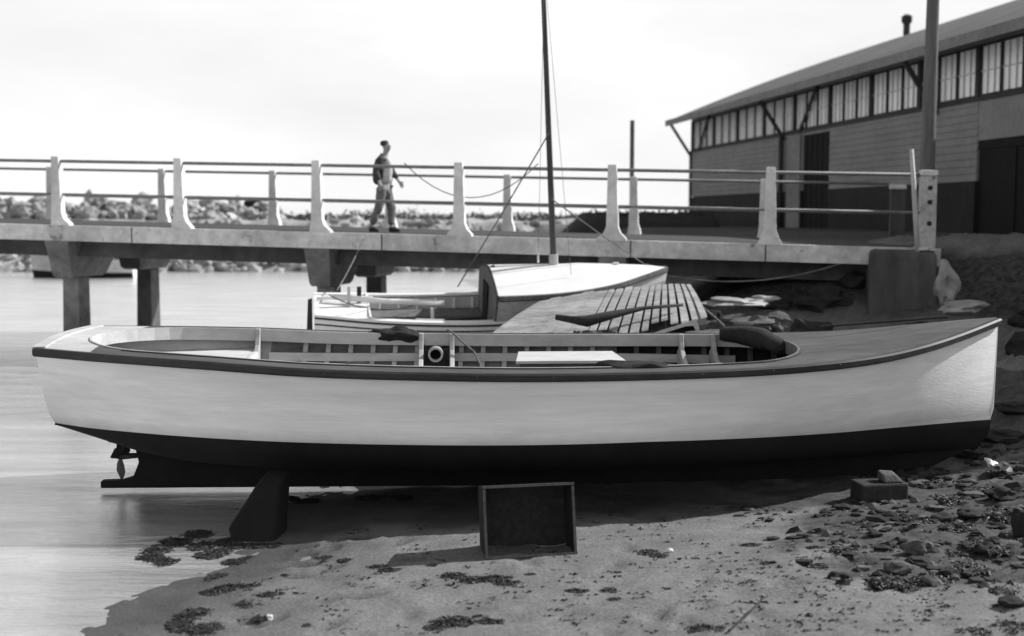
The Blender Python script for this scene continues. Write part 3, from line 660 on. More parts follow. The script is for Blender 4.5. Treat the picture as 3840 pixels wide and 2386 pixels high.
# inner skin
mb = MB()
S0, S1 = .02, .80
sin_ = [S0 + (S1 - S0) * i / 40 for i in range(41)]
for sub_, lm_ in ((sin_[:10], 'inner_paint'), (sin_[9:31], 'shade_lining'), (sin_[30:], 'dark_cladding')):  # middle length toned darker to paint the shade behind the ribs
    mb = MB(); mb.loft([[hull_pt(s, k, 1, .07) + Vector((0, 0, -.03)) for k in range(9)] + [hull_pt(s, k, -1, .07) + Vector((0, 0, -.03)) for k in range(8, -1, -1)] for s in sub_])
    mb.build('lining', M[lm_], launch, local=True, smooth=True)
# keel, deadwood and stem
kp = [(-4.07, .60), (-4.06, .46), (-4.02, .28), (-4.08, .13), (-4.20, .095), (-4.40, .09), (-4.40, .02), (0, 0), (3.3, .05), (4.05, .16), (4.42, .34), (4.40, .5), (0, .42)]
MB().prism([Vector((x, .055, z)) for x, z in kp], (0, -.11, 0)).build('keel', M['antifoul'], launch, local=True, bevel=.01)
sp_ = [(4.36, .34), (4.48, .30), (4.632, .50), (4.665, .75), (4.672, 1.2), (4.678, 1.66), (4.60, 1.66), (4.55, .8)]
MB().prism([Vector((x, .03, z)) for x, z in sp_[3:]] + [Vector((4.56, .03, .65)), Vector((4.64, .03, .655))], (0, -.06, 0)).build('stem', M['white_paint'], launch, local=True, bevel=.008)
MB().prism([Vector((x, .03, z)) for x, z in sp_[:3]] + [Vector((4.637, .03, .645)), Vector((4.54, .03, .645))], (0, -.06, 0)).build('forefoot', M['antifoul'], launch, local=True, bevel=.008)
# decks
def X(s, z, yf=1): a_ = xa(z, yf); return a_ + s * (xf(z) - a_)
CA, CB = .034, .775
def cin(s):
    if s <= CA or s >= CB: return 0
    q = 1.0
    if s < CA + .07: q = (1 - ((CA + .07 - s) / .07) ** 2.2) ** (1 / 2.2)
    if s > CB - .08: q = (1 - ((s - CB + .08) / .08) ** 2.6) ** (1 / 2.6)
    return max(0, (b_s(s) - .25)) * q
def zd(s, y): b = b_s(s); return z_s(s) + .004 + (.015 + .07 * max(0, (s - .72) / .28)) * (1 - min(1, abs(y) / b) ** 2) * min(1, b / .6)
sd_ = sorted(set([i / 70 for i in range(71)] + [CA + .0007, CA + .002, CA + .006, CA + .012, CB - .0007, CB - .002, CB - .006, CB - .012, CA, CB]))
for side in (1, -1):
    mb = MB(); rg = []
    for s in sd_:
        bo = b_s(s) + .012; ci = cin(s); r = []
        for q in range(7):
            y = bo + (ci - bo) * q / 6; r.append(Vector((X(s, z_s(s), min(1, y / b_s(s))), side * y, zd(s, y))))
        rg.append(r)
    ia = [i for i, s in enumerate(sd_) if s <= CA + .03][-1]
    mb.loft(rg[ia:]); mb.build('deck', M['deck_grey'], launch, local=True, smooth=True)
    mb = MB(); mb.loft(rg[:ia + 1]); mb.build('stern_deck', M['pale_paint'], launch, local=True, smooth=True)
# coaming round the open well
cpts = []
sc_ = [s for s in sd_ if CA <= s <= CB]
for side in (1, -1):
    for s in (sc_ if side == 1 else sc_[::-1]):
        y = side * cin(s); cpts.append(Vector((X(s, z_s(s), min(1, abs(y) / b_s(s))), y, zd(s, y))))
def ribbon(pts, top, bot, th, closed=True):
    n = len(pts); rg = []
    for i, p in enumerate(pts):
        a = pts[(i - 1) % n if closed else max(i - 1, 0)]; b = pts[(i + 1) % n if closed else min(i + 1, n - 1)]
        t = (b - a); t.z = 0; t = t.normalized() if t.length > 1e-6 else Vector((0, 1, 0)); nn = Vector((t.y, -t.x, 0))
        rg.append([p + Vector((0, 0, top)), p + Vector((0, 0, bot)), p + nn * th + Vector((0, 0, bot)), p + nn * th + Vector((0, 0, top))])
    if closed: rg.append(rg[0])
    return rg
fil = [cpts[0]]
for p in cpts[1:]:
    if (p - fil[-1]).length > .012: fil.append(p)
mb = MB(); mb.loft(ribbon(fil, .012, -.118, .022), closed=True, mif=lambda i, k: 1 if fil[i].x > (2.25 if fil[i].y > 0 else 1.6) else 0)  # forward rim in a darker colour, painting the shade on its inner side
mb.build('coaming', [M['pale_paint'], M['mid_wood']], launch, local=True)
far_ = [p for p in fil if p.y > .3 and X(.10, 1.4) < p.x < X(.70, 1.4)]
near_ = [p + Vector((0, -.004, 0)) for p in fil if p.y < -.3 and X(.08, 1.4) < p.x < X(.77, 1.4)]
mb = MB(); mb.loft(ribbon(near_, .009, .0, -.02, False), closed=True, cap=True); mb.build('coaming_facing', M['varnish'], launch, local=True)
# rubbing rail with a dark capping, both sides, and round the transom
for side in (1, -1):
    mb = MB(); rg = []
    for s in SS:
        p = hull_pt(s, 0, side); q = hull_pt(min(1, s + .01), 0, side); r_ = hull_pt(max(0, s - .01), 0, side); t = (q - r_).normalized(); nn = Vector((t.y, -t.x, 0)).normalized() * (1 if side < 0 else -1)
        rg.append([p + nn * a + Vector((0, 0, c)) for a, c in ((-.01, .008), (.03, .006), (.05, -.010), (.05, -.052), (.03, -.070), (-.01, -.070))])
    mb.loft(rg, closed=True, cap=True); mb.build('rubbing_rail', M['varnish'], launch, local=True, smooth=True, sharp=30)
    for s in ([i / 14 for i in range(1, 14)] if side < 0 else []):
        p = hull_pt(s, 0, side) + Vector((0, side * .048, -.026)); MB().blob(p, .010, sub=1, rough=0).build('bolt', M['deck_grey'], launch, local=True)
tt = [Vector((xa(1.535, f) - .012, f * .95, 1.535 + .004 + .015 * (1 - f * f))) for f in [i / 8 for i in range(-8, 9)]]
mb = MB(); mb.loft([[p + Vector((a, 0, c)) for a, c in ((.10, .012), (-.02, .012), (-.02, -.05), (.10, -.05))] for p in tt], closed=True, cap=True); mb.build('transom_cap', M['pale_paint'], launch, local=True)
# ribs
for i in range(22):
    s = .235 + i * .0262
    for side in (1, -1):
        mb = MB(); pts = [hull_pt(s, k, side, .10) + Vector((0, 0, -.05)) for k in range(0, 9)]
        for a, b in zip(pts, pts[1:]): mb.beam(a, b + (b - a) * .05, .05, .055, up=(0, side, .001))
        mb.build('rib', M['inner_paint'] if s < .60 else M['mid_wood'], launch, local=True)
# stringer, sole, benches, bulkhead
for side in (1, -1):
    mb = MB(); pts = [hull_pt(s, 3, side, .13) for s in sin_[9:38]]
    for a, b in zip(pts, pts[1:]): mb.beam(a, b, .03, .09)
    mb.build('stringer', M['inner_paint'], launch, local=True)
mb = MB(); mb.loft([[Vector((X(s, .6), hull_pt(s, 8, 1).y - .02, ZW - .06)), Vector((X(s, .6), -hull_pt(s, 8, 1).y + .02, ZW - .06))] for s in sin_]); mb.build('sole', M['mid_wood'], launch, local=True)
def bench(s0, s1, zt, wide, m, nm):
    mb = MB(); rg = []
    for i in range(13):
        s = s0 + (s1 - s0) * i / 12; yo = hull_pt(s, 2, 1, .07).y - .015; yi = yo - wide
        rg.append([Vector((X(s, zt), yo, zt)), Vector((X(s, zt), yi, zt - .05)), Vector((X(s, zt), yi, ZW - .05)), Vector((X(s, zt), yo - .1, ZW - .05))])
    mb.loft(rg, closed=True, cap=True); return mb.build(nm, m, launch, local=True, bevel=.01)
bench(.05, .185, 1.27, .62, M['inner_paint'], 'stern_bench')
mb = MB(); rg = []
for i in range(9):
    s = .045 + (.19 - .045) * i / 8; yo = hull_pt(s, 2, 1, .07).y - .64
    rg.append([Vector((X(s, 1.2), yo, 1.225)), Vector((X(s, 1.2), -yo, 1.225)), Vector((X(s, 1.2), -yo, ZW)), Vector((X(s, 1.2), yo, ZW))])
mb.loft(rg, closed=True, cap=True); mb.build('stern_seat', M['inner_paint'], launch, local=True)
mb = MB(); ya = hull_pt(.192, 2, 1, .07).y
mb.hexa([(-3.03, -.88, ZW - .05), (-2.99, -.88, ZW - .05), (-2.99, .88, ZW - .05), (-3.03, .88, ZW - .05)], [(-3.03, -ya + .03, 1.22), (-2.99, -ya + .03, 1.22), (-2.99, ya - .03, 1.26), (-3.03, ya - .03, 1.26)])
mb.build('bulkhead', M['inner_paint'], launch, local=True)
def knee(x, top=.02, wd=.05):
    s = (x + 4.8) / 9.42; c = cin(s); zt = zd(s, c) + top
    prof = [(c - .002, zt), (c - .05, zt), (c - .075, zt - .08), (c - .12, zt - .17), (c - .24, zt - .25), (c - .42, zt - .31), (c - .60, zt - .36), (c - .60, zt - .41), (c - .40, zt - .38), (c - .1, zt - .44), (c + .06, zt - .5), (c + .07, zt - .2), (c - .024, zt - .16), (c - .024, zt - .1)]
    MB().prism([Vector((x - wd / 2, y, z)) for y, z in prof], (wd, 0, 0)).build('knee', M['pale_paint'], launch, local=True, bevel=.008)
for x in (-3.0, -1.24, -.90, 1.63, 1.97): knee(x)
# engine box
eb = MB().hexa([(-.24, -.26, ZW), (.76, -.26, ZW), (.76, .31, ZW), (-.24, .31, ZW)], [(-.24, -.26, 1.27), (.76, -.26, 1.27), (.76, .31, 1.27), (-.24, .31, 1.27)])
eb = eb.build('engine_box', M['deck_grey'], launch, local=True, bevel=.01)
MB().hexa([(-.28, -.30, 1.274), (.81, -.30, 1.274), (.76, .34, 1.285), (-.22, .34, 1.285)], [(-.28, -.30, 1.305), (.81, -.30, 1.305), (.76, .34, 1.318), (-.22, .34, 1.318)]).build('lid', M['inner_paint'], eb, local=True, bevel=.006)
# dark board and pipe ring between the knees on the far side
MB().box((-1.07, 1.27, 1.13), (.27, .03, .22)).build('backing_board', M['dark_wood'], launch, local=True)
rp = Vector((-1.08, 1.16, 1.19)); pr = MB(); segs = 20; rg = []
for k in range(segs + 1):
    a = 2 * math.pi * k / segs; e = Vector((math.cos(a), 0, math.sin(a)))
    rg.append([rp + e * .082 + Vector((0, -.06, 0)), rp + e * .06 + Vector((0, -.06, 0)), rp + e * .06 + Vector((0, .08, 0)), rp + e * .082 + Vector((0, .08, 0))])
pr.loft(rg, closed=True); pr = pr.build('pipe_ring', M['pale_paint'], launch, local=True, smooth=True, sharp=40)
MB().tube([rp + Vector((0, .05, 0)), rp + Vector((0, .07, 0))], .062, 16).build('bore', M['opening'], pr, local=True)
# propeller
pc = Vector((-4.21, 0, .33)); pp = MB().tube([pc + Vector((.2, 0, .01)), pc, pc - Vector((.07, 0, 0))], [.025, .035, .015], 8).build('propeller_hub', M['iron'], launch, local=True, smooth=True)
for a0 in (95, 215, 335):
    d = Vector((0, math.sin(R(a0 - 95 + 180)) * -1, -math.cos(R(a0 - 95)))); e = Vector((.7, d.z * .7, -d.y * .7)); mb = MB(); rg = []
    for r_, wd in ((.02, .03), (.08, .07), (.15, .085), (.21, .05), (.235, .01)): rg.append([pc + d * r_ - e * wd * (1 if r_ < .2 else .6), pc + d * r_ + Vector((.012, 0, 0)), pc + d * r_ + e * wd, pc + d * r_ - Vector((.008, 0, 0))])
    mb.loft(rg, closed=True, cap=True); mb.build('propeller_blade', M['iron'], pp, local=True)
MB().tube([Vector((-4.24, 0, .72)), Vector((-4.26, 0, .48))], .07, 8).build('rudder_stock', M['iron'], launch, local=True)
# foredeck fittings
MB().tube([Vector((2.95, .35, 1.56)), Vector((4.2, .1, 1.68))], .012, 6).build('deck_seam', M['varnish'], launch, local=True)

# things lying on the launch
def heap(c, rx, ry, rz, seed, m, sub=4):
    return MB().blob(c, (rx, ry, rz), seed=seed, rough=.35, sub=sub)
LM = W['launch']
def sack(x, y, z, rx, ry, rz, seed, label, grp='dark sacks on the launch'):
    return single(heap(LM @ Vector((x, y, z)), rx, ry, rz, seed, None), 'sack', M['dark_cloth'], label, 'sack', grp, smooth=True)
def near_edge(u): return (u - 1920) * 11.0 / F - .36
sack(near_edge(1325), -1.20, 1.345, .30, .14, .075, 3, 'dark sack slumped over the near edge of the launch towards the stern')
sack(near_edge(2400), -1.20, 1.35, .33, .14, .07, 5, 'dark sack lying over the near edge of the launch by the white engine lid')
sack((1485 - 1920) * 13.6 / F - .23, 1.36, 1.385, .27, .14, .085, 8, 'dark sack humped on the far edge of the launch beside the ringed pipe')
# tarpaulin at the front of the well
def tp(s, y, dz): return LM @ Vector((X(s, z_s(s), min(1, abs(y) / b_s(s))), y, zd(s, y) + dz))
mb = MB(); rg = []
for i in range(15):
    t = i / 14; a = R(12 + 72 * t)
    s0 = .70 + .083 * math.sin(min(a, R(90))) ; 
    cx = X(.70, 1.4) + (X(CB - .006, 1.4) - X(.70, 1.4)) * math.sin(a) ** .8; cy = 1.06 * math.cos(a)
    c = Vector((cx, cy, 1.40 + .035 * math.sin(a) - .08 * t * t)); r_ = .062 + .05 * math.sin(math.pi * t) + .02 * mnoise.noise(Vector((t * 6, 0, 3)))
    rad = Vector((math.sin(a), math.cos(a), 0))
    rg.append([LM @ (c + rad * r_ * 1.3 * math.cos(b) + Vector((0, 0, r_ * math.sin(b)))) for b in [2 * math.pi * q / 10 for q in range(10)]])
mb.loft(rg, closed=True, cap=True)
single(mb, 'tarpaulin', M['dark_cloth'], 'rolled dark tarpaulin round the front of the launch well', 'tarpaulin', smooth=True)
single(MB().tube([LM @ Vector(p) for p in ((-.95, 1.33, 1.44), (-.9, 1.26, 1.42), (-.80, 1.2, 1.33), (-.66, 1.12, 1.22), (-.6, 1.0, 1.1), (-.5, .8, .7))], .011, 6), 'rope', M['rope'], 'thin dark rope dangling beside the ringed pipe inside the launch', 'rope', smooth=True)

# prop under the bilge
pa = [(846, 2075), (1026, 2075), (1034, 1950), (1046, 1822), (958, 1822), (905, 1905), (850, 1985), (862, 2020)]
mb = MB(); fr_ = []; bk_ = []
for u, v in pa:
    k_ = (2075 - v) / 253; fr_.append(at(u, v, 10.1 + .55 * k_)); bk_.append(at(u, v, 10.1 + .55 * k_) + Vector((.04, .42, .06 * k_)))
mb.loft([fr_, [a.lerp(b, .5) + Vector((.02 * mnoise.noise(a * 5), 0, .02)) for a, b in zip(fr_, bk_)], bk_], closed=True, cap=True)
prop = single(mb, 'bilge_block', M['antifoul'], 'dark weedy timber block propping up the launch near the water edge', 'prop', bevel=.03)

# ------------------------------------------------------------------ fish crate
c0 = onz(1822, 2100, .09); c1 = onz(2164, 2082, .10)
cdir = (c1 - c0); cl = cdir.length; cdir.normalize(); cin2 = Vector((-cdir.y, cdir.x, 0))
cz = min(gz(c0.x, c0.y), gz(c1.x, c1.y))
crm = Matrix((cdir, cin2, cdir.cross(cin2))).transposed()
crate = thing('crate', 'empty dark wooden box lying on its side, its open top towards the viewer', 'crate', (c0.x, c0.y, c0.z + .0), crm @ Matrix.Rotation(R(-12), 3, 'X'))
CWd, CH, CD, T = cl, .565, .36, .014
MB().box((CWd / 2, CD / 2 + .02, T / 2 + .0), (CWd, CD, T)).build('bottom_board', M['crate_wood'], crate, local=True)
MB().box((CWd / 2, CD / 2 + .02, CH - T / 2), (CWd, CD, T)).build('top_board', M['crate_wood'], crate, local=True)
for x in (T / 2, CWd - T / 2): MB().box((x, CD / 2 + .02, CH / 2), (T, CD - .002, CH - 2 * T - .002)).build('side_board', M['crate_wood'], crate, local=True)
for k in range(3): MB().box((CWd / 2, CD + .027, (CH) * (k + .5) / 3), (CWd - .003 * k, .012, CH / 3 + .0)).build('back_board', M['dark_wood'], crate, local=True)
for nm, c, sz in (('rim', (CWd / 2, .008, T), (CWd + .01, .02, .02)), ('rim', (CWd / 2, .008, CH - .008), (CWd + .01, .02, .02)), ('rim', (.008, .008, CH / 2), (.02, .018, CH - .05)), ('rim', (CWd - .008, .008, CH / 2), (.02, .018, CH - .05))):
    MB().box(c, sz).build(nm, M['crate_rim'], crate, local=True)

# ------------------------------------------------------------------ the sailing boat
SR = Matrix.Rotation(R(9.4), 3, 'Z') @ Matrix.Rotation(R(11), 3, 'X')
sl = thing('sailing_boat', 'white clinker half decked sailing boat heeled over on the shore below the bridge', 'boat', (-.37, 20.3, .10), SR)
SLn = 5.75
def sb(s): return sinterp(s, [(0, .66), (.15, .80), (.35, .90), (.5, .93), (.65, .86), (.8, .62), (.92, .27), (1, .02)])   # gunwale half breadth
def sg(s): return sinterp(s, [(0, 1.25), (.25, 1.17), (.5, 1.17), (.75, 1.26), (1, 1.42)])                               # low gunwale
def sr(s): return sinterp(s, [(.48, 1.60), (.7, 1.63), (.85, 1.70), (1, 1.81)])                                         # raised fore rail
def sx(s, z): return (s - .5) * SLn + .10 * s * (z - 1.2)
laps = [(.0, 0)]
for t_ in (.22, .40, .56, .70, .83, .93): laps += [(t_ - .022, 0), (t_, 0), (t_, .018)]
laps += [(1.0, .012)]
def shell(s, side, up=False):
    b = sb(s); zg = sg(s); zb = .05 + .25 * max(0, (s - .8) / .2); r = []
    for t, o in laps:
        y = b * (1 - (1 - t) ** 2.1) ** .55 if t > 0 else 0.02; z = zb + (zg - zb) * (t ** 1.35); r.append(Vector((sx(s, z), side * (y + o * (1 if s < .97 else 0)), z)))
    return r
NSS = 40
mb = MB(); rr_ = []
for i in range(NSS + 1):
    s = i / NSS; rr_.append(shell(s, 1)[::-1] + shell(s, -1))
nl = len(laps); dk = {j for j in range(nl - 1) if laps[j + 1][0] - laps[j][0] < .023}  # dark bands painted below each lap in place of its shadow
mb.loft(rr_, mif=lambda i, k: 1 if ((k - nl) in dk or (nl - 2 - k) in dk) else 0)
for k in range(nl - 1): mb.add([rr_[0][k], rr_[0][k + 1], rr_[0][2 * nl - 2 - k], rr_[0][2 * nl - 1 - k]], [(0, 1, 2, 3)])
mb.build('hull', [M['clean_white'], M['dark_trim']], sl, local=True)
# raised fore topsides
sB = .488
mb = MB()
for side in (1, -1):
    rg = []
    for i in range(21):
        s = sB + (1 - sB) * i / 20; b = sb(s)
        rg.append([Vector((sx(s, z), side * (b + .012 + q * .09 * min(1, b / .5)), z)) for q, z in ((0, sg(s)), (.5, (sg(s) + sr(s)) / 2), (1, sr(s)))])
    mb.loft(rg, mif=lambda i, k: 1 if i > 14 and k == 1 else 0)
mb.build('raised_side', [M['peeling'], M['clean_white']], sl, local=True, smooth=True)
def rail_pt(s, side): b = sb(s); return Vector((sx(s, sr(s)), side * (b + .102 * min(1, b / .5)), sr(s)))
for side in (1, -1):
    mb = MB(); rg = []
    for i in range(21):
        s = sB + (1 - sB) * i / 20; p = rail_pt(s, side); rg.append([p + Vector((0, side * a, c)) for a, c in ((-.03, .03), (.035, .03), (.045, -.03), (.0, -.06))])
    mb.loft(rg, closed=True, cap=True); mb.build('rubbing_rail', M['mid_wood'], sl, local=True)
    mb = MB(); rg = []
    for i in range(25):
        s = .0 + (.62 if side < 0 else sB) * i / 24; b = sb(s); p = Vector((sx(s, sg(s)), side * b, sg(s))); rg.append([p + Vector((0, side * a, c)) for a, c in ((-.09, .035), (.03, .03), (.035, -.005), (-.09, .0))])
    mb.loft(rg, closed=True, cap=True, mi=0); mb.build('gunwale', M['clean_white'], sl, local=True)
    mb = MB(); rg = []
    for i in range(25):
        s = .0 + (.60 if side < 0 else sB) * i / 24; b = sb(s); p = Vector((sx(s, sg(s)), side * b, sg(s))); rg.append([p + Vector((0, side * a, c)) for a, c in ((-.01, -.008), (.032, -.008), (.03, -.04), (-.01, -.04))])
    mb.loft(rg, closed=True, cap=True, mi=0); mb.build('gunwale_strip', M['dark_trim'], sl, local=True)
# whaleback cabin and foredeck
def cab(s):
    p = rail_pt(s, 1); b = p.y - .02; z = sr(s) + .02; h = .23 * max(0, min(1, (.985 - s) / .24)) ** .6
    r = []
    for k_ in (1, .85, .7, .5, .3, .15, 0): r.append((b * k_, z + h * (1 - k_ ** 1.55)))
    pts = r + [(-y, zz) for y, zz in r[-2::-1]]
    return [Vector((sx(s, sr(s)), y, zz)) for y, zz in pts]
mb = MB(); cr = [cab(sB + (1 - sB) * i / 24) for i in range(25)]; mb.loft(cr)
cabin = mb.build('cabin', M['clean_white'], sl, local=True, smooth=True, sharp=60)
mb = MB(); bk = [p + Vector((-.0, 0, 0)) for p in cab(sB)]; base = [Vector((sx(sB, 1.2), -sb(sB), sg(sB))), Vector((sx(sB, .6), -.55, .5)), Vector((sx(sB, .6), .55, .5)), Vector((sx(sB, 1.2), sb(sB), sg(sB)))]
pol = bk + base; mb.prism([p - Vector((.03, 0, 0)) for p in pol], (.025, 0, 0)); bkh = mb.build('bulkhead', M['mid_wood'], sl, local=True)
MB().prism([Vector((sx(sB, 1.2) - .05, y, z)) for y, z in ((-.24, .75), (.24, .75), (.24, 1.60), (-.24, 1.60))], (.012, 0, 0)).build('cabin_door', M['opening'], bkh, local=True)
MB().tube([cab(sB)[i] - Vector((.02, 0, 0)) for i in range(13)], .018, 6).build('cabin_trim', M['dark_trim'], bkh, local=True)
# stern deck, cockpit sole, side deck, coaming
mb = MB(); mb.loft([[Vector((sx(s, 1.2), sb(s) - .02, sg(s) + .012)), Vector((sx(s, 1.2), 0, sg(s) + .05)), Vector((sx(s, 1.2), -sb(s) + .02, sg(s) + .012))] for s in (0, .05, .10, .15)]); mb.build('stern_deck', M['clean_white'], sl, local=True)
MB().box((sx(.15, 1.2), 0, 1.0), (.03, 1.56, .5)).build('stern_bulkhead', M['clean_white'], sl, local=True)
mb = MB(); mb.loft([[Vector((sx(s, .6), sb(s) * .88, .62)), Vector((sx(s, .6), -sb(s) * .88, .62))] for s in (.15, .25, .35, .45, .486)]); mb.build('sole', M['dark_wood'], sl, local=True)
mb = MB(); mb.loft([[Vector((sx(s, 1.2), sb(s) - .10, .95)), Vector((sx(s, 1.2), sb(s) - .08, sg(s) - .02)), Vector((sx(s, 1.2), sb(s) - .06, sg(s) - .02)), Vector((sx(s, 1.2), sb(s) - .08, .95))] for s in (.15, .25, .35, .45, .484)], closed=True, cap=True); mb.build('ceiling_plank', M['pale_paint'], sl, local=True)
for k in range(6):
    s = .19 + k * .055; MB().beam((sx(s, 1), sb(s) - .12, .95), (sx(s, 1), sb(s) - .10, sg(s) - .03), .05, .03, up=(1, 0, 0)).build('timber', M['clean_white'], sl, local=True)
mb = MB(); mb.hexa([(sx(.16, 1), .25, .93), (sx(.48, 1), .25, .93), (sx(.48, 1), .76, .93), (sx(.16, 1), .68, .93)], [(sx(.16, 1), .25, .965), (sx(.48, 1), .25, .965), (sx(.48, 1), .76, .965), (sx(.16, 1), .68, .965)]); mb.build('bench', M['mid_wood'], sl, local=True)
mb = MB(); mb.loft([[Vector((sx(s, 1.2), -sb(s) + .10, sg(s) - .01)), Vector((sx(s, 1.2), -sb(s) + .10, sg(s) + .055)), Vector((sx(s, 1.2), -sb(s) + .08, sg(s) + .055)), Vector((sx(s, 1.2), -sb(s) + .08, sg(s) - .01))] for s in (.27, .31, .35)], closed=True, cap=True); mb.build('rowlock_pad', M['clean_white'], sl, local=True, bevel=.01)
MB().tube([Vector((sx(.05, 1.2), 0, 1.38)), Vector((sx(.2, 1.2), -.12, 1.33)), Vector((sx(.36, 1.2), -.2, 1.30))], [.05, .045, .06], 8).build('tiller', M['clean_white'], sl, local=True, smooth=True)
MB().beam((sx(.33, 1), -.35, .62), (sx(.325, 1), -.3, 1.26), .05, .05, up=(1, 0, 0)).build('stanchion', M['clean_white'], sl, local=True)
MB().box((sx(.095, 1), -.15, 1.42), (.05, .05, .34)).build('stern_post', M['pale_paint'], sl, local=True)
MB().box((sx(.125, 1), .05, 1.40), (.07, .05, .26)).build('stern_post', M['dark_wood'], sl, local=True)
MB().box((sx(.085, 1.2), .12, 1.33), (.9, .035, .05)).build('traveller', M['clean_white'], sl, local=True)
# rudder
MB().prism([Vector((sx(0, 1) - q, .025, z)) for q, z in ((.03, 1.36), (.10, 1.34), (.13, .7), (.16, .0), (.03, -.02))], (0, -.05, 0)).build('rudder', M['dark_trim'], sl, local=True)
# tabernacle, mast, bitts, stemhead
si = W['sailing_boat'].inverted()
ma = si @ at(2078, 1026, 20.25); mt_ = si @ at(2026, -320, 18.95)
tb = MB().tube([ma - Vector((0, 0, .15)), ma + (mt_ - ma).normalized() * .34], [.085, .075], 8).build('tabernacle', M['peeling'], sl, local=True)
mast = MB().tube([ma.lerp(mt_, i / 10) for i in range(11)], [.056 - .022 * i / 10 for i in range(11)], 12).build('mast', M['mast_wood'], sl, local=True, smooth=True)
for u0, v0, Y0, u1, v1, Y1, r_ in ((2040, -60, 19.0, 2018, 984, 20.5, .004), (2046, -60, 19.0, 2142, 1030, 19.7, .004), (2058, 500, 19.6, 1716, 1076, 20.9, .012), (2066, 745, 19.9, 2474, 1030, 20.8, .011)):
    MB().tube([si @ at(u0, v0, Y0), si @ ((at(u0, v0, Y0) + at(u1, v1, Y1)) / 2 - Vector((0, 0, .02))), si @ at(u1, v1, Y1)], r_, 5).build('rigging_line', M['rope'], sl, local=True)
MB().tube([si @ at(2062, 1040, 19.9), si @ at(2064, 1100, 19.3)], .012, 5).build('rigging_line', M['rope'], sl, local=True)
bt = si @ at(2310, 1030, 20.35)
bitts = MB().tube([bt + Vector((0, 0, -.12)), bt + Vector((0, 0, .08)), bt + Vector((-.02, 0, .2))], [.05, .075, .055], 8).build('mooring_bitts', M['peeling'], sl, local=True)
MB().tube([bt + Vector((.03, -.13, -.1)), bt + Vector((.02, .02, .0)), bt + Vector((-.02, .13, .03))], [.05, .06, .04], 8).build('cross_pin', M['dark_wood'], bitts, local=True)
MB().blob(si @ at(2424, 998, 20.7), (.06, .06, .05), seed=4, sub=2).build('fairlead', M['mid_wood'], sl, local=True)
MB().tube([si @ at(1840, 1003, 20.0), si @ at(1856, 1000, 20.0)], .03, 6).build('block', M['dark_wood'], sl, local=True)
MB().tube([si @ at(2018, 985, 20.5), si @ at(2018, 945, 20.5)], .016, 6).build('vent_pipe', M['clean_white'], sl, local=True)

# ropes
def rope(pts, r_, label): return single(MB().tube(pts, r_, 6), 'rope', M['rope'], label, 'rope', smooth=True)
rope(sag(at(1262, 1092, 19.6), on_bridge(1362, 898, -.02), .04), .012, 'taut mooring rope from the stern of the sailing boat up to the bridge')
rope(sag(at(1232, 1105, 19.4), at(1568, 1140, 19.8), .16), .012, 'slack rope looped across the cockpit of the sailing boat')
rope(sag(on_bridge(1516, 612, .09), on_bridge(2018, 614, .09), .62), .010, 'thin rope hanging in a deep loop below the top railing')
rope(sag(at(2486, 1030, 20.8), on_bridge(3150, 990, -.3), .20), .012, 'long slack rope from the bow of the sailing boat towards the abutment')
rope([at(2618, 1142, 18.3), at(2680, 1192, 17.9), at(2745, 1252, 17.4)], .022, 'stout rope stretched to the ground beside the upturned boat')

# ------------------------------------------------------------------ upturned derelict boat
ub = thing('upturned_boat', 'weathered upturned wooden boat with gaping bottom planks beside the sailing boat', 'boat', (1.5, 17.9, .6))
Bc = [(0, 1812, 1278, 17.3), (.2, 1960, 1282, 17.2), (.4, 2130, 1276, 17.2), (.55, 2270, 1262, 17.25), (.7, 2400, 1244, 17.3), (.85, 2530, 1216, 17.4), (1, 2660, 1190, 17.7)]
Tc = [(0, 2030, 1128, 18.6), (.2, 2130, 1108, 18.7), (.4, 2235, 1090, 18.8), (.55, 2345, 1078, 18.85), (.7, 2440, 1068, 18.9), (.85, 2515, 1064, 18.9), (1, 2590, 1066, 18.9)]
def cv(C, t): return at(interp(t, [(c[0], c[1]) for c in C]), sinterp(t, [(c[0], c[2]) for c in C]), sinterp(t, [(c[0], c[3]) for c in C]))
def surf(t, q): p = cv(Bc, t).lerp(cv(Tc, t), q); p.z += .035 * 4 * q * (1 - q); return p
mb = MB(); npk = 18
rdk = random.Random(5)
ts = [0]
for k in range(npk): ts.append(ts[-1] + (.075 if k < 6 else .048) * rdk.uniform(.85, 1.15))
ts = [t / ts[-1] for t in ts]
for k in range(npk):
    a, b = ts[k], ts[k + 1]; gap = .0012 if a < .45 else .0065
    q0 = rdk.uniform(0, .05) + (.1 if k in (7, 8, 12, 13) else 0); q1 = 1 - rdk.uniform(0, .04); rg = []
    for i in range(8):
        q = q0 + (q1 - q0) * i / 7; w0, w1 = surf(a + gap, q), surf(b - gap, q); dz = Vector((0, .01, .022 + rdk.uniform(-.004, .004)))
        rg.append([w0 - dz, w1 - dz, w1 + dz * .3, w0 + dz * .3])
    mb = MB(); mb.loft(rg, closed=True, cap=True); mb.build('bottom_plank', M['old_wood'], ub)
mb = MB(); rg = []
for i in range(17):
    t = i / 16; p = [surf(t, q) - Vector((0, -.06, .10)) for q in (0, .25, .5, .75, 1)]; f0 = p[0].copy(); f0.z = .25; f1 = p[-1] + Vector((0, .25, 0)); f1.z = .3
    rg.append([f0] + p + [f1])
mb.loft(rg, cap=True); mb.build('inner_hull', M['dark_wood'], ub)
MB().tube([at(2085, 1190, 17.3), at(2150, 1200, 17.2), at(2200, 1205, 17.15), at(2300, 1180, 17.35), at(2420, 1155, 17.6), at(2560, 1144, 17.75)], [.04, .055, .085, .06, .028, .02], 8).build('loose_timber', M['dark_wood'], ub, smooth=True)
mb = MB()                                   # pale transom arch with the dark gap beneath
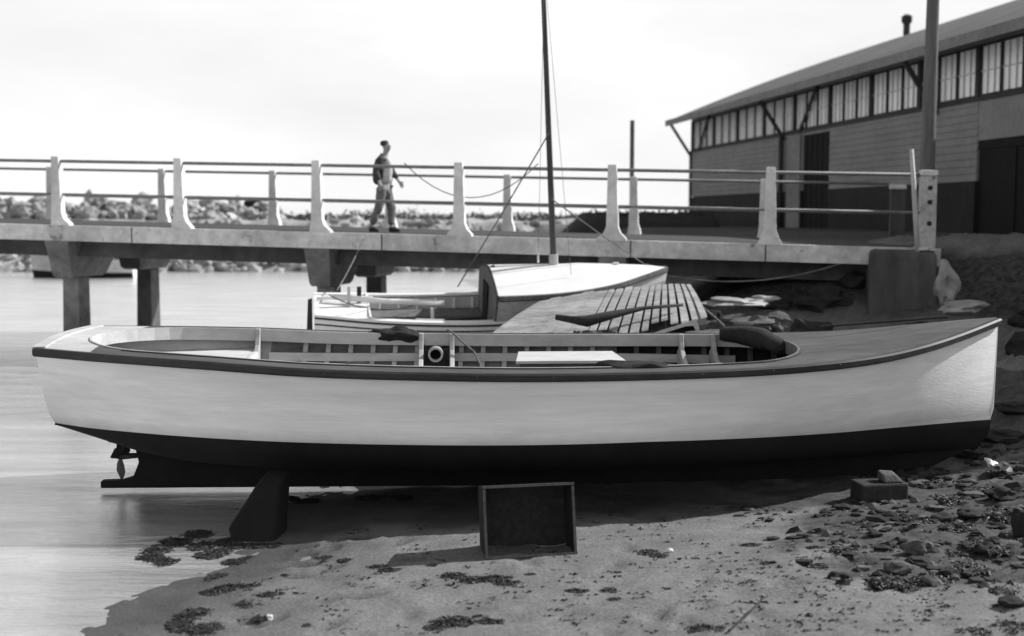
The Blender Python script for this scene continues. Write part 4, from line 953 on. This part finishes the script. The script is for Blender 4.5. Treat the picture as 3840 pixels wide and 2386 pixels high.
ar = [(2362, 1268), (2440, 1252), (2520, 1226), (2580, 1207), (2612, 1196), (2622, 1230), (2628, 1275)]
ai = [(2395, 1276), (2450, 1262), (2520, 1240), (2570, 1224), (2600, 1222), (2612, 1245), (2616, 1280)]
mb.loft([[at(*p, 17.12), at(*q, 17.12), at(*q, 17.3), at(*p, 17.3)] for p, q in zip(ar, ai)], closed=True, cap=True); mb.build('gunwale', M['pale_paint'], ub)
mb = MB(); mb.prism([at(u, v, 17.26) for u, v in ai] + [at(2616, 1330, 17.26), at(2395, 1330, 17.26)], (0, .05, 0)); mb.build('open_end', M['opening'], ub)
mb = MB()
for k in range(14): mb.blob(at(2060 + rdk.uniform(0, 330), 1262 + rdk.uniform(-14, 12), 17.05 + rdk.uniform(-.1, .1)), (rdk.uniform(.06, .16), .06, rdk.uniform(.03, .07)), seed=k, rough=.6, sub=2)
single(mb, 'weed_heap', M['seaweed'], 'dark weed and rubbish heaped against the upturned boat', 'weed heap', smooth=True)

# ------------------------------------------------------------------ person on the bridge
def skin_mesh(name, verts, edges, m, parent, sub=2, root=0):
    inv = W[parent.name].inverted(); names = list(verts); me = bpy.data.meshes.new(name)
    me.from_pydata([tuple(verts[k][0]) for k in names], [(names.index(a), names.index(b)) for a, b in edges], [])
    o = bpy.data.objects.new(name, me); COL.objects.link(o); o.parent = parent; W[o.name] = W[parent.name].copy()
    sk = o.modifiers.new('skin', 'SKIN'); sk.use_smooth_shade = True
    for i, k in enumerate(names):
        r_ = verts[k][1]; me.skin_vertices[0].data[i].radius = r_ if isinstance(r_, tuple) else (r_, r_); me.skin_vertices[0].data[i].use_root = (i == root)
    su = o.modifiers.new('sub', 'SUBSURF'); su.levels = sub; su.render_levels = sub
    me.materials.append(m); return o
pf = on_bridge(1440, 868, 1.15); 
pf.z = deck_z(pf.x) + .014
man = thing('person', 'person in a dark open jacket and pale shirt walking along the bridge', 'person', pf, Matrix.Rotation(R(-3), 3, 'Z') )
# local: +X walking direction, -Y towards the viewer (his right side), Z up
V_ = Vector
def chain(names): return list(zip(names, names[1:]))
body = {'hip': (V_((0, 0, .92)), .10), 'waist': (V_((.0, 0, 1.08)), (.12, .10)), 'chest': (V_((.02, 0, 1.30)), (.15, .115)), 'neck0': (V_((.03, 0, 1.46)), .06), 'neck': (V_((.045, 0, 1.53)), .052), 'jaw': (V_((.07, -.01, 1.585)), (.062, .066)), 'head': (V_((.06, -.01, 1.65)), (.078, .092)), 'crown': (V_((.05, -.01, 1.70)), (.066, .078)),
  'nose': (V_((.15, -.045, 1.635)), .014), 'ear_a': (V_((.05, -.088, 1.645)), .016), 'ear_b': (V_((.05, .07, 1.645)), .016),
  'sha': (V_((.0, -.17, 1.43)), .055), 'ela': (V_((-.12, -.24, 1.17)), .042), 'wra': (V_((-.04, -.25, .95)), .03), 'pla': (V_((-.02, -.25, .885)), (.022, .036)),
  'shb': (V_((.03, .17, 1.43)), .055), 'elb': (V_((.13, .24, 1.18)), .042), 'wrb': (V_((.26, .2, 1.0)), .03), 'plb': (V_((.30, .19, .945)), (.022, .036)),
  'tha': (V_((-.02, -.09, .86)), .085), 'kna': (V_((-.07, -.09, .50)), .056), 'ana': (V_((-.24, -.09, .12)), .036), 'hla': (V_((-.25, -.09, .06)), .036), 'toa': (V_((-.13, -.10, .035)), .03),
  'thb': (V_((.02, .09, .86)), .085), 'knb': (V_((.14, .09, .50)), .056), 'anb': (V_((.13, .09, .09)), .036), 'hlb': (V_((.11, .09, .045)), .036), 'tob': (V_((.28, .07, .035)), .03)}
bed = chain(['hip', 'waist', 'chest', 'neck0', 'neck', 'jaw', 'head', 'crown']) + [('head', 'nose'), ('head', 'ear_a'), ('head', 'ear_b')]
bed += [('chest', 'sha')] + chain(['sha', 'ela', 'wra', 'pla']) + [('chest', 'shb')] + chain(['shb', 'elb', 'wrb', 'plb'])
bed += [('hip', 'tha')] + chain(['tha', 'kna', 'ana', 'hla', 'toa']) + [('hip', 'thb')] + chain(['thb', 'knb', 'anb', 'hlb', 'tob'])
for nm, pl, dirx, inw in (('a', body['pla'][0], V_((.05, 0, -1)), 1), ('b', body['plb'][0], V_((.55, -.1, -.8)), -1)):
    d = dirx.normalized(); sidev = V_((d.z * -1, 0, d.x))
    for j, (off, ln) in enumerate(((-.03, .075), (-.01, .085), (.01, .08), (.03, .062))):
        b0 = pl + d * .03 + sidev * off; k1 = b0 + d * ln * .5 + V_((0, inw * .008, 0)); k2 = b0 + d * ln * .9 + V_((0, inw * .03, 0))
        for q, (p, r_) in enumerate(((b0, .010), (k1, .009), (k2, .007))): body['f%s%d%d' % (nm, j, q)] = (p, r_)
        bed += [('pl' + nm, 'f%s%d0' % (nm, j)), ('f%s%d0' % (nm, j), 'f%s%d1' % (nm, j)), ('f%s%d1' % (nm, j), 'f%s%d2' % (nm, j))]
    t0 = pl - d * .01 + sidev * .045; body['t%s0' % nm] = (t0, .011); body['t%s1' % nm] = (t0 + d * .045 + sidev * .012, .009); bed += [('pl' + nm, 't%s0' % nm), ('t%s0' % nm, 't%s1' % nm)]
def wpts(dct): return {k: (W['person'] @ p, r_) for k, (p, r_) in dct.items()}
def sk_local(name, dct, ed, m, sub=2):
    o = skin_mesh(name, dct, ed, m, man, sub)
    if name != 'body':
        tx = bpy.data.textures.new(name + '_folds', 'CLOUDS'); tx.noise_scale = .09
        dm = o.modifiers.new('folds', 'DISPLACE'); dm.texture = tx; dm.strength = .05; dm.mid_level = .5
    return o
sk_local('body', body, bed, M['skin'])
mb = MB().blob((.028, -.008, 1.70), (.084, .092, .066), seed=2, rough=.12, sub=3)
mb.build('hair', M['hair'], man, local=True, smooth=True)
for yy in (-.062, -.002): MB().blob((.128 + (.006 if yy > -.03 else 0), yy - .0, 1.662), .011, sub=2, rough=0).build('eye', M['hair'], man, local=True)
MB().blob((.128, -.04, 1.592), (.012, .022, .006), sub=2, rough=0).build('mouth', M['hair'], man, local=True)
jk = {'c0': (V_((-.03, 0, 1.43)), (.10, .12)), 'c1': (V_((-.05, 0, 1.28)), (.145, .17)), 'c2': (V_((-.06, 0, 1.10)), (.145, .165)), 'c3': (V_((-.05, 0, .88)), (.15, .175)),
      'sa': (V_((-.01, -.18, 1.425)), .075), 'ea': (V_((-.125, -.245, 1.17)), .066), 'wa': (V_((-.05, -.25, .97)), .05), 'sb': (V_((.02, .18, 1.425)), .075), 'eb': (V_((.13, .245, 1.18)), .064), 'wb': (V_((.245, .205, 1.02)), .048)}
sk_local('jacket', jk, chain(['c0', 'c1', 'c2', 'c3']) + [('c0', 'sa'), ('sa', 'ea'), ('ea', 'wa'), ('c0', 'sb'), ('sb', 'eb'), ('eb', 'wb')], M['jacket'])
sh = {'a': (V_((.045, -.02, 1.46)), (.07, .09)), 'b': (V_((.075, -.04, 1.32)), (.105, .135)), 'c': (V_((.06, -.04, 1.12)), (.10, .13)), 'd': (V_((.045, -.03, .93)), (.105, .13))}
sk_local('shirt', sh, chain(['a', 'b', 'c', 'd']), M['shirt'])
tw = {'h': (V_((0, 0, .90)), (.12, .14)), 'ta': (V_((-.03, -.09, .80)), .105), 'ka': (V_((-.07, -.09, .50)), .092), 'aa': (V_((-.22, -.09, .14)), .066), 'tb': (V_((.04, .09, .80)), .105), 'kb': (V_((.14, .09, .50)), .092), 'ab': (V_((.13, .09, .12)), .066)}
sk_local('trousers', tw, [('h', 'ta'), ('ta', 'ka'), ('ka', 'aa'), ('h', 'tb'), ('tb', 'kb'), ('kb', 'ab')], M['trousers'])
for a, b, c in (((-.27, -.09, .052), (-.17, -.095, .055), (-.09, -.10, .035)), ((.09, .09, .045), (.20, .08, .05), (.30, .065, .035))):
    MB().tube([a, b, c], [.05, .055, .035], 8).build('shoe', M['hair'], man, local=True, smooth=True)

# ------------------------------------------------------------------ seaweed, stones and litter
def weed_mesh(seed, n=420):
    r2 = random.Random(seed); mb = MB()
    for k in range(n):
        a = r2.uniform(0, 6.283); rr = r2.random() ** .6; c = Vector((math.cos(a) * rr, math.sin(a) * rr, r2.random() * (1 - rr * .8) * .28))
        L = r2.uniform(.12, .34); th = r2.uniform(0, 6.283); d = Vector((math.cos(th), math.sin(th), r2.uniform(-.5, .5))).normalized(); s_ = d.cross(Vector((r2.gauss(0, 1), r2.gauss(0, 1), 1.5))).normalized() * r2.uniform(.025, .07)
        p1 = c + d * L * .5 + Vector((0, 0, r2.uniform(-.02, .06))); p2 = c + d * L + Vector((0, 0, r2.uniform(-.12, .02)))
        mb.add([c - s_ * .6, c + s_ * .6, p1 + s_, p1 - s_, p2 + s_ * .4, p2 - s_ * .4], [(0, 1, 2, 3), (3, 2, 4, 5)])
    for k in range(34):
        a = r2.uniform(0, 6.283); p = Vector((math.cos(a), math.sin(a), 0)) * r2.uniform(.2, .8) + Vector((0, 0, .12)); th = a + r2.gauss(0, .9); wd = r2.uniform(.015, .035); pv = []
        for q in range(6):
            nn = Vector((-math.sin(th), math.cos(th), .3)) * wd * (1 - q / 7); pv += [p - nn, p + nn]; th += r2.gauss(0, .5); p = p + Vector((math.cos(th), math.sin(th), 0)) * .13; p.z = max(.03, p.z - .03)
        mb.add(pv, [(2 * q, 2 * q + 1, 2 * q + 3, 2 * q + 2) for q in range(5)])
    mb.blob((0, 0, 0), (.66, .62, .17), seed=seed, rough=.5, sub=3)
    for k in range(7): mb.blob((r2.uniform(-.6, .6), r2.uniform(-.6, .6), 0), (r2.uniform(.25, .45), r2.uniform(.2, .4), .16), seed=seed + k, rough=.7, sub=2)
    return mb
WV = [weed_mesh(60 + k) for k in range(4)]; wp = [None] * 4
rw = random.Random(21)
def weed(u, v, w_, dep, rot=0, flat=1.0, zlift=0):
    global wcount
    p = ground(u, v); k = rw.randrange(4)
    if wp[k] is None: wp[k] = WV[k].build('seaweed_clump', M['seaweed']); o = wp[k]
    else: o = wp[k].copy(); COL.objects.link(o)
    dist = p.y; sx_ = w_ / 2 * dist / F; sy_ = sx_ * dep
    o.location = p + Vector((0, 0, zlift - .004)); o.scale = (sx_, sy_, min(sx_, .16) * flat * 1.25); o.rotation_euler = (0, 0, R(rot) )
    return o
WEEDS = [(845, 2035, 90, .9, 0, 'w'), (880, 2058, 110, .6, 0, 'w'), (960, 2060, 120, .5, 0, 's'), (1035, 2052, 80, .6, 0, 's'),  # (u, v, width px, depth ratio, rotation, where)
 (740, 2010, 120, .7, 20, 'w'), (660, 2045, 130, .7, 30, 'w'), (590, 2075, 120, .8, 0, 'w'), (570, 2105, 110, .8, 60, 'w'), (620, 2110, 100, .8, 0, 'w'),
 (760, 2060, 110, .9, 0, 'w'), (800, 2090, 130, .8, -20, 'w'), (880, 2112, 110, .6, -10, 's'), (930, 2105, 60, .6, 30, 's'),
 (815, 2172, 90, .9, 0, 's'), (790, 2235, 95, .8, 10, 's'), (860, 2215, 120, .55, 10, 's'), (940, 2203, 80, .5, 10, 's'), (1010, 2235, 90, .5, 0, 's'), (915, 2272, 85, .8, 0, 's'), (1067, 2165, 40, .6, 0, 's'),
 (730, 2320, 150, .7, 10, 's'), (690, 2350, 130, .9, 20, 's'), (780, 2375, 140, .8, 0, 's'), (975, 2335, 60, .8, 0, 's'), (1155, 2350, 50, .8, 0, 's'),
 (1080, 1880, 90, .6, 0, 's'), (1150, 1888, 110, .6, 0, 's'), (1390, 1872, 120, .4, 0, 's'), (1500, 1875, 110, .4, 0, 's'),
 (1225, 2095, 90, .4, 10, 's'), (1300, 2115, 70, .4, 0, 's'), (1420, 2130, 90, .35, 0, 's'), (1460, 2145, 90, .4, 0, 's'), (1620, 2130, 60, .4, 10, 's'),
 (1700, 2172, 120, .4, 0, 's'), (1770, 2180, 120, .5, 0, 's'), (1860, 2185, 130, .5, 0, 's'), (1900, 2192, 100, .5, 0, 's'), (1990, 2165, 50, .7, 0, 's'),
 (1700, 2350, 170, .35, 5, 's'), (1830, 2342, 120, .35, 0, 's'), (1640, 2372, 110, .35, 0, 's'), (1800, 2315, 60, .5, 0, 's'), (2650, 2375, 150, .5, 0, 's'),
 (2430, 2080, 110, .5, 0, 's'), (2480, 2100, 90, .5, 0, 's'), (2290, 2220, 80, .6, 0, 's'), (2310, 2250, 70, .5, 0, 's'), (2160, 2225, 100, .35, 0, 's'), (2880, 2115, 60, .6, 0, 's'), (2820, 2050, 90, .4, 0, 's'),
 (3330, 2200, 170, .6, 0, 'r'), (3420, 2215, 150, .6, 0, 'r'), (3500, 2190, 160, .6, 10, 'r'), (3260, 2130, 110, .5, 0, 'r'), (3180, 2080, 130, .5, 0, 'r'), (3080, 2130, 110, .4, 0, 'r'), (3330, 2060, 120, .6, 0, 'r'), (3560, 2090, 160, .7, 20, 'r'), (3640, 2150, 150, .7, 0, 'r'), (3700, 2060, 170, .8, 0, 'r'), (3600, 1990, 160, .6, 0, 'r'), (3450, 1960, 150, .5, 0, 'r'), (3780, 1940, 160, .8, 0, 'r'), (3700, 1860, 170, .6, 0, 'r'), (3580, 1880, 150, .6, 0, 'r'), (3220, 1960, 90, .5, 0, 'r'), (3060, 2060, 80, .5, 0, 'r'), (3760, 2220, 110, .6, 0, 'r'), (3650, 2375, 140, .5, 0, 'r'), (3800, 2350, 130, .6, 0, 'r'), (3820, 2020, 120, .9, 0, 'r'), (3520, 1820, 150, .5, 0, 'r'), (3780, 1780, 160, .6, 0, 'r')]
LB = {'w': 'dark seaweed clump lying in the shallow water at the edge of the sand', 's': 'dark seaweed clump lying on the open sand in front of the launch', 'r': 'dark seaweed clump in the litter on the right of the beach'}
GR = {'w': 'seaweed in the shallows', 's': 'seaweed on the sand', 'r': 'seaweed at the right of the beach'}
for u, v, w_, dp, ro, kd in WEEDS:
    o = weed(u, v, w_, max(.75, dp * 1.6), ro, flat=.62); tag(o, LB[kd], 'seaweed', GR[kd])
o = weed(1110, 1247, 130, 1.0, 0, .7, .02); o.location = onz(1112, 1248, .0); o.scale = (.42, .5, .16); tag(o, 'dark seaweed mass on the water by the sailing boat rudder', 'seaweed')
# small scattered bits of weed, shell and wood
mb = MB(); rs = random.Random(77)
tot = 0
while tot < 1500:
    u = rs.uniform(900, 3840); v = rs.uniform(1900, 2386)
    dens = .25 + .75 * max(0, (u - 1800) / 2000)
    if mnoise.noise(Vector((u / 170, v / 60, 0))) < .25 - dens * .55: continue
    p = ground(u, v); tot += 1
    if p.z < .02 or p.y > 12: continue
    s = rs.uniform(.005, .017) * (1.4 if rs.random() < .1 else 1)
    for q in range(rs.choice((1, 2, 3))):
        th = rs.uniform(0, 6.28); d = Vector((math.cos(th), math.sin(th), rs.uniform(-.2, .4))); n_ = d.cross(Vector((0, 0, 1))).normalized(); pp_ = p + Vector((rs.gauss(0, s), rs.gauss(0, s), s * .3))
        mb.add([pp_ - d * s, pp_ + n_ * s * .5 + Vector((0, 0, s * .5)), pp_ + d * s * 1.4, pp_ - n_ * s * .5], [(0, 1, 2, 3), (0, 3, 2, 1)] if False else [(0, 1, 2, 3)])
o = mb.build('beach_litter', M['seaweed']); tag(o, 'small scattered bits of weed and wood strewn over the sand', 'litter', kind='stuff')
# rough clods of mud, shingle and torn weed on the right of the beach
mb = MB(); rc = random.Random(5); cnt = 0
while cnt < 1100:
    x = rc.uniform(1.6, 6.2); y = rc.uniform(8.0, 13.2)
    b_ = min(1, max(0, (x - 1.5) / 1.5)) * min(1, max(0, (y - 7.9) / .8))
    if mnoise.noise(Vector((x * 1.6, y * 1.6, 3))) * .9 + b_ < .55 + rc.uniform(-.15, .3): continue
    if y > 11.3 and x < 4.6 - (y - 11.3): continue
    s_ = rc.uniform(.012, .05) * (1.6 if rc.random() < .08 else 1); cnt += 1
    mb.blob((x, y, gfast(x, y) + s_ * .15), (s_ * rc.uniform(.8, 1.7), s_, s_ * rc.uniform(.4, .8)), seed=cnt % 97, rough=.6, sub=1, mi=rc.choice((0, 0, 0, 1)))
tag(mb.build('mud_clods', [M['dark_rock'], M['rock_mid']]), 'rough mud clods and shingle strewn over the right of the beach', 'shingle', kind='stuff')
# stones
def stone(u, v, w_, h_, seed, m, label, cat='rock', grp=None, rough=.35, sink=.3):
    p = ground(u, v); r_ = w_ / 2 * p.y / F; rz = h_ / 2 * p.y / F
    return single(MB().blob(p + Vector((0, 0, rz * (1 - sink))), (r_, r_ * .8, rz), seed=seed, rough=rough, sub=3), 'stone', m, label, cat, grp, smooth=True, sharp=35)
stone(2512, 2078, 24, 18, 1, M['paper'], 'small bright white stone on the sand right of the crate')
stone(1012, 2325, 24, 24, 2, M['paper'], 'small round white stone beside seaweed near the water')
stone(3370, 2160, 110, 50, 3, M['rock_mid'], 'flat grey stone among the seaweed on the right of the beach')
stone(3440, 2090, 100, 60, 4, M['rock_mid'], 'rounded grey stone between seaweed clumps')
stone(3825, 2030, 60, 130, 5, M['dark_rock'], 'dark upright rock cut off by the right edge of the photo')
for k, (u, v, a, b) in enumerate(((3530, 1960, 90, 40), (3640, 1960, 100, 45), (3690, 2090, 90, 45), (3150, 2170, 70, 25), (3560, 2170, 80, 40), (3280, 2020, 60, 25), (3760, 1880, 120, 50), (3620, 1720, 140, 40), (3760, 1660, 150, 50), (3800, 1560, 130, 50), (3790, 2280, 100, 40))):
    stone(u, v, a, b, 30 + k, M['dark_rock'], 'dark stone bedded in the weedy right side of the beach', 'stone', 'stones on the right of the beach')
# chock block by the bow
cp = ground(3290, 1885)
t = thing('chock_block', 'dark squared timber block with a pale chip on top beside the launch bow', 'block', cp, Matrix.Rotation(R(8), 3, 'Z'))
MB().box((.06, .1, .04), (.46, .28, .24)).build('block', M['dark_wood'], t, local=True, bevel=.02)
MB().hexa([(.06, -.02, .163), (.26, -.03, .163), (.26, .16, .163), (.06, .16, .163)], [(.05, .03, .25), (.19, .03, .235), (.21, .16, .25), (.06, .16, .26)]).build('wedge', M['rock_mid'], t, local=True, bevel=.02)
# torn paper
pp_ = ground(3745, 1790); mb = MB(); rp_ = random.Random(2); rg = []
for i in range(7):
    rg.append([pp_ + Vector((-.14 + i * .045, (j - 2) * .03 + .02 * rp_.gauss(0, 1), .17 - i * .028 + .03 * rp_.gauss(0, 1) + .01 * j)) for j in range(4)])
mb.loft(rg); single(mb, 'paper_scrap', M['paper'], 'crumpled scrap of white paper on the dark bank below the bow', 'paper')
# twig
g0 = ground(2735, 2380); g1 = ground(2880, 2275)
single(MB().tube([g0 + Vector((0, 0, .02)), g0.lerp(g1, .4) + Vector((.02, 0, .05)), g0.lerp(g1, .8) + Vector((0, 0, .06)), g1 + Vector((0, 0, .05))], [.009, .008, .006, .003], 6).tube([g0.lerp(g1, .7) + Vector((0, 0, .055)), g0.lerp(g1, .8) + Vector((-.12, .05, .03))], [.006, .003], 5), 'twig', M['dark_wood'], 'thin forked twig sticking up from the sand at the bottom of the photo', 'twig')
# pale rock and rubble behind the launch, pale stone by the abutment
def rockat(u, v, Y, rx, ry, rz, seed, m, label, cat='rock', grp=None, rough=.4):
    p = at(u, v, Y); return single(MB().blob(p, (rx, ry, rz), seed=seed, rough=rough + .05, sub=3), 'rock', m, label, cat, grp, smooth=True, sharp=35)
rockat(2830, 1215, 17.6, .30, .25, .10, 11, M['rock_mid'], 'lumpy grey rock right of the upturned boat')
rockat(2900, 1210, 17.9, .22, .2, .12, 12, M['rock_mid'], 'grey hummock of rock nearer the bow of the launch')
rockat(2680, 1250, 17.0, .35, .2, .05, 13, M['rock_mid'], 'low flat grey rock behind the far coaming of the launch')
rockat(2760, 1135, 20.0, .42, .3, .07, 14, M['rock'], 'long low pale mound standing for lit sand under the bridge')  # pale blob added for the strip of lit sand under the bridge
rockat(2850, 1122, 20.3, .30, .2, .05, 15, M['rock'], 'narrow pale mound standing for lit sand at the right of the low one under the bridge')  # second pale blob added for the same lit strip
rockat(3545, 1060, 19.6, .17, .25, .34, 16, M['rock'], 'upright rough pale boulder against the right side of the abutment', 'boulder')
rockat(3600, 1155, 18.6, .32, .3, .10, 17, M['rock'], 'low pale rock at the foot of the upright boulder')
rr2 = random.Random(31)
for k in range(26):
    x = rr2.uniform(3.2, 9.5); y = rr2.uniform(16.5, 20.2) if x > 7.2 or k % 2 else rr2.uniform(20, 25)
    if y > 19.5 and x > 6: y -= 2.5
    s = rr2.uniform(.12, .3); p = Vector((x, y, gz(x, y) + s * .2))
    single(MB().blob(p, (s * 1.3, s, s * .7), seed=k + 90, rough=.5, sub=2), 'rock', M['dark_rock'], 'dark rock on the shaded bank beneath and beside the bridge end', 'rock', 'dark rocks on the bank')
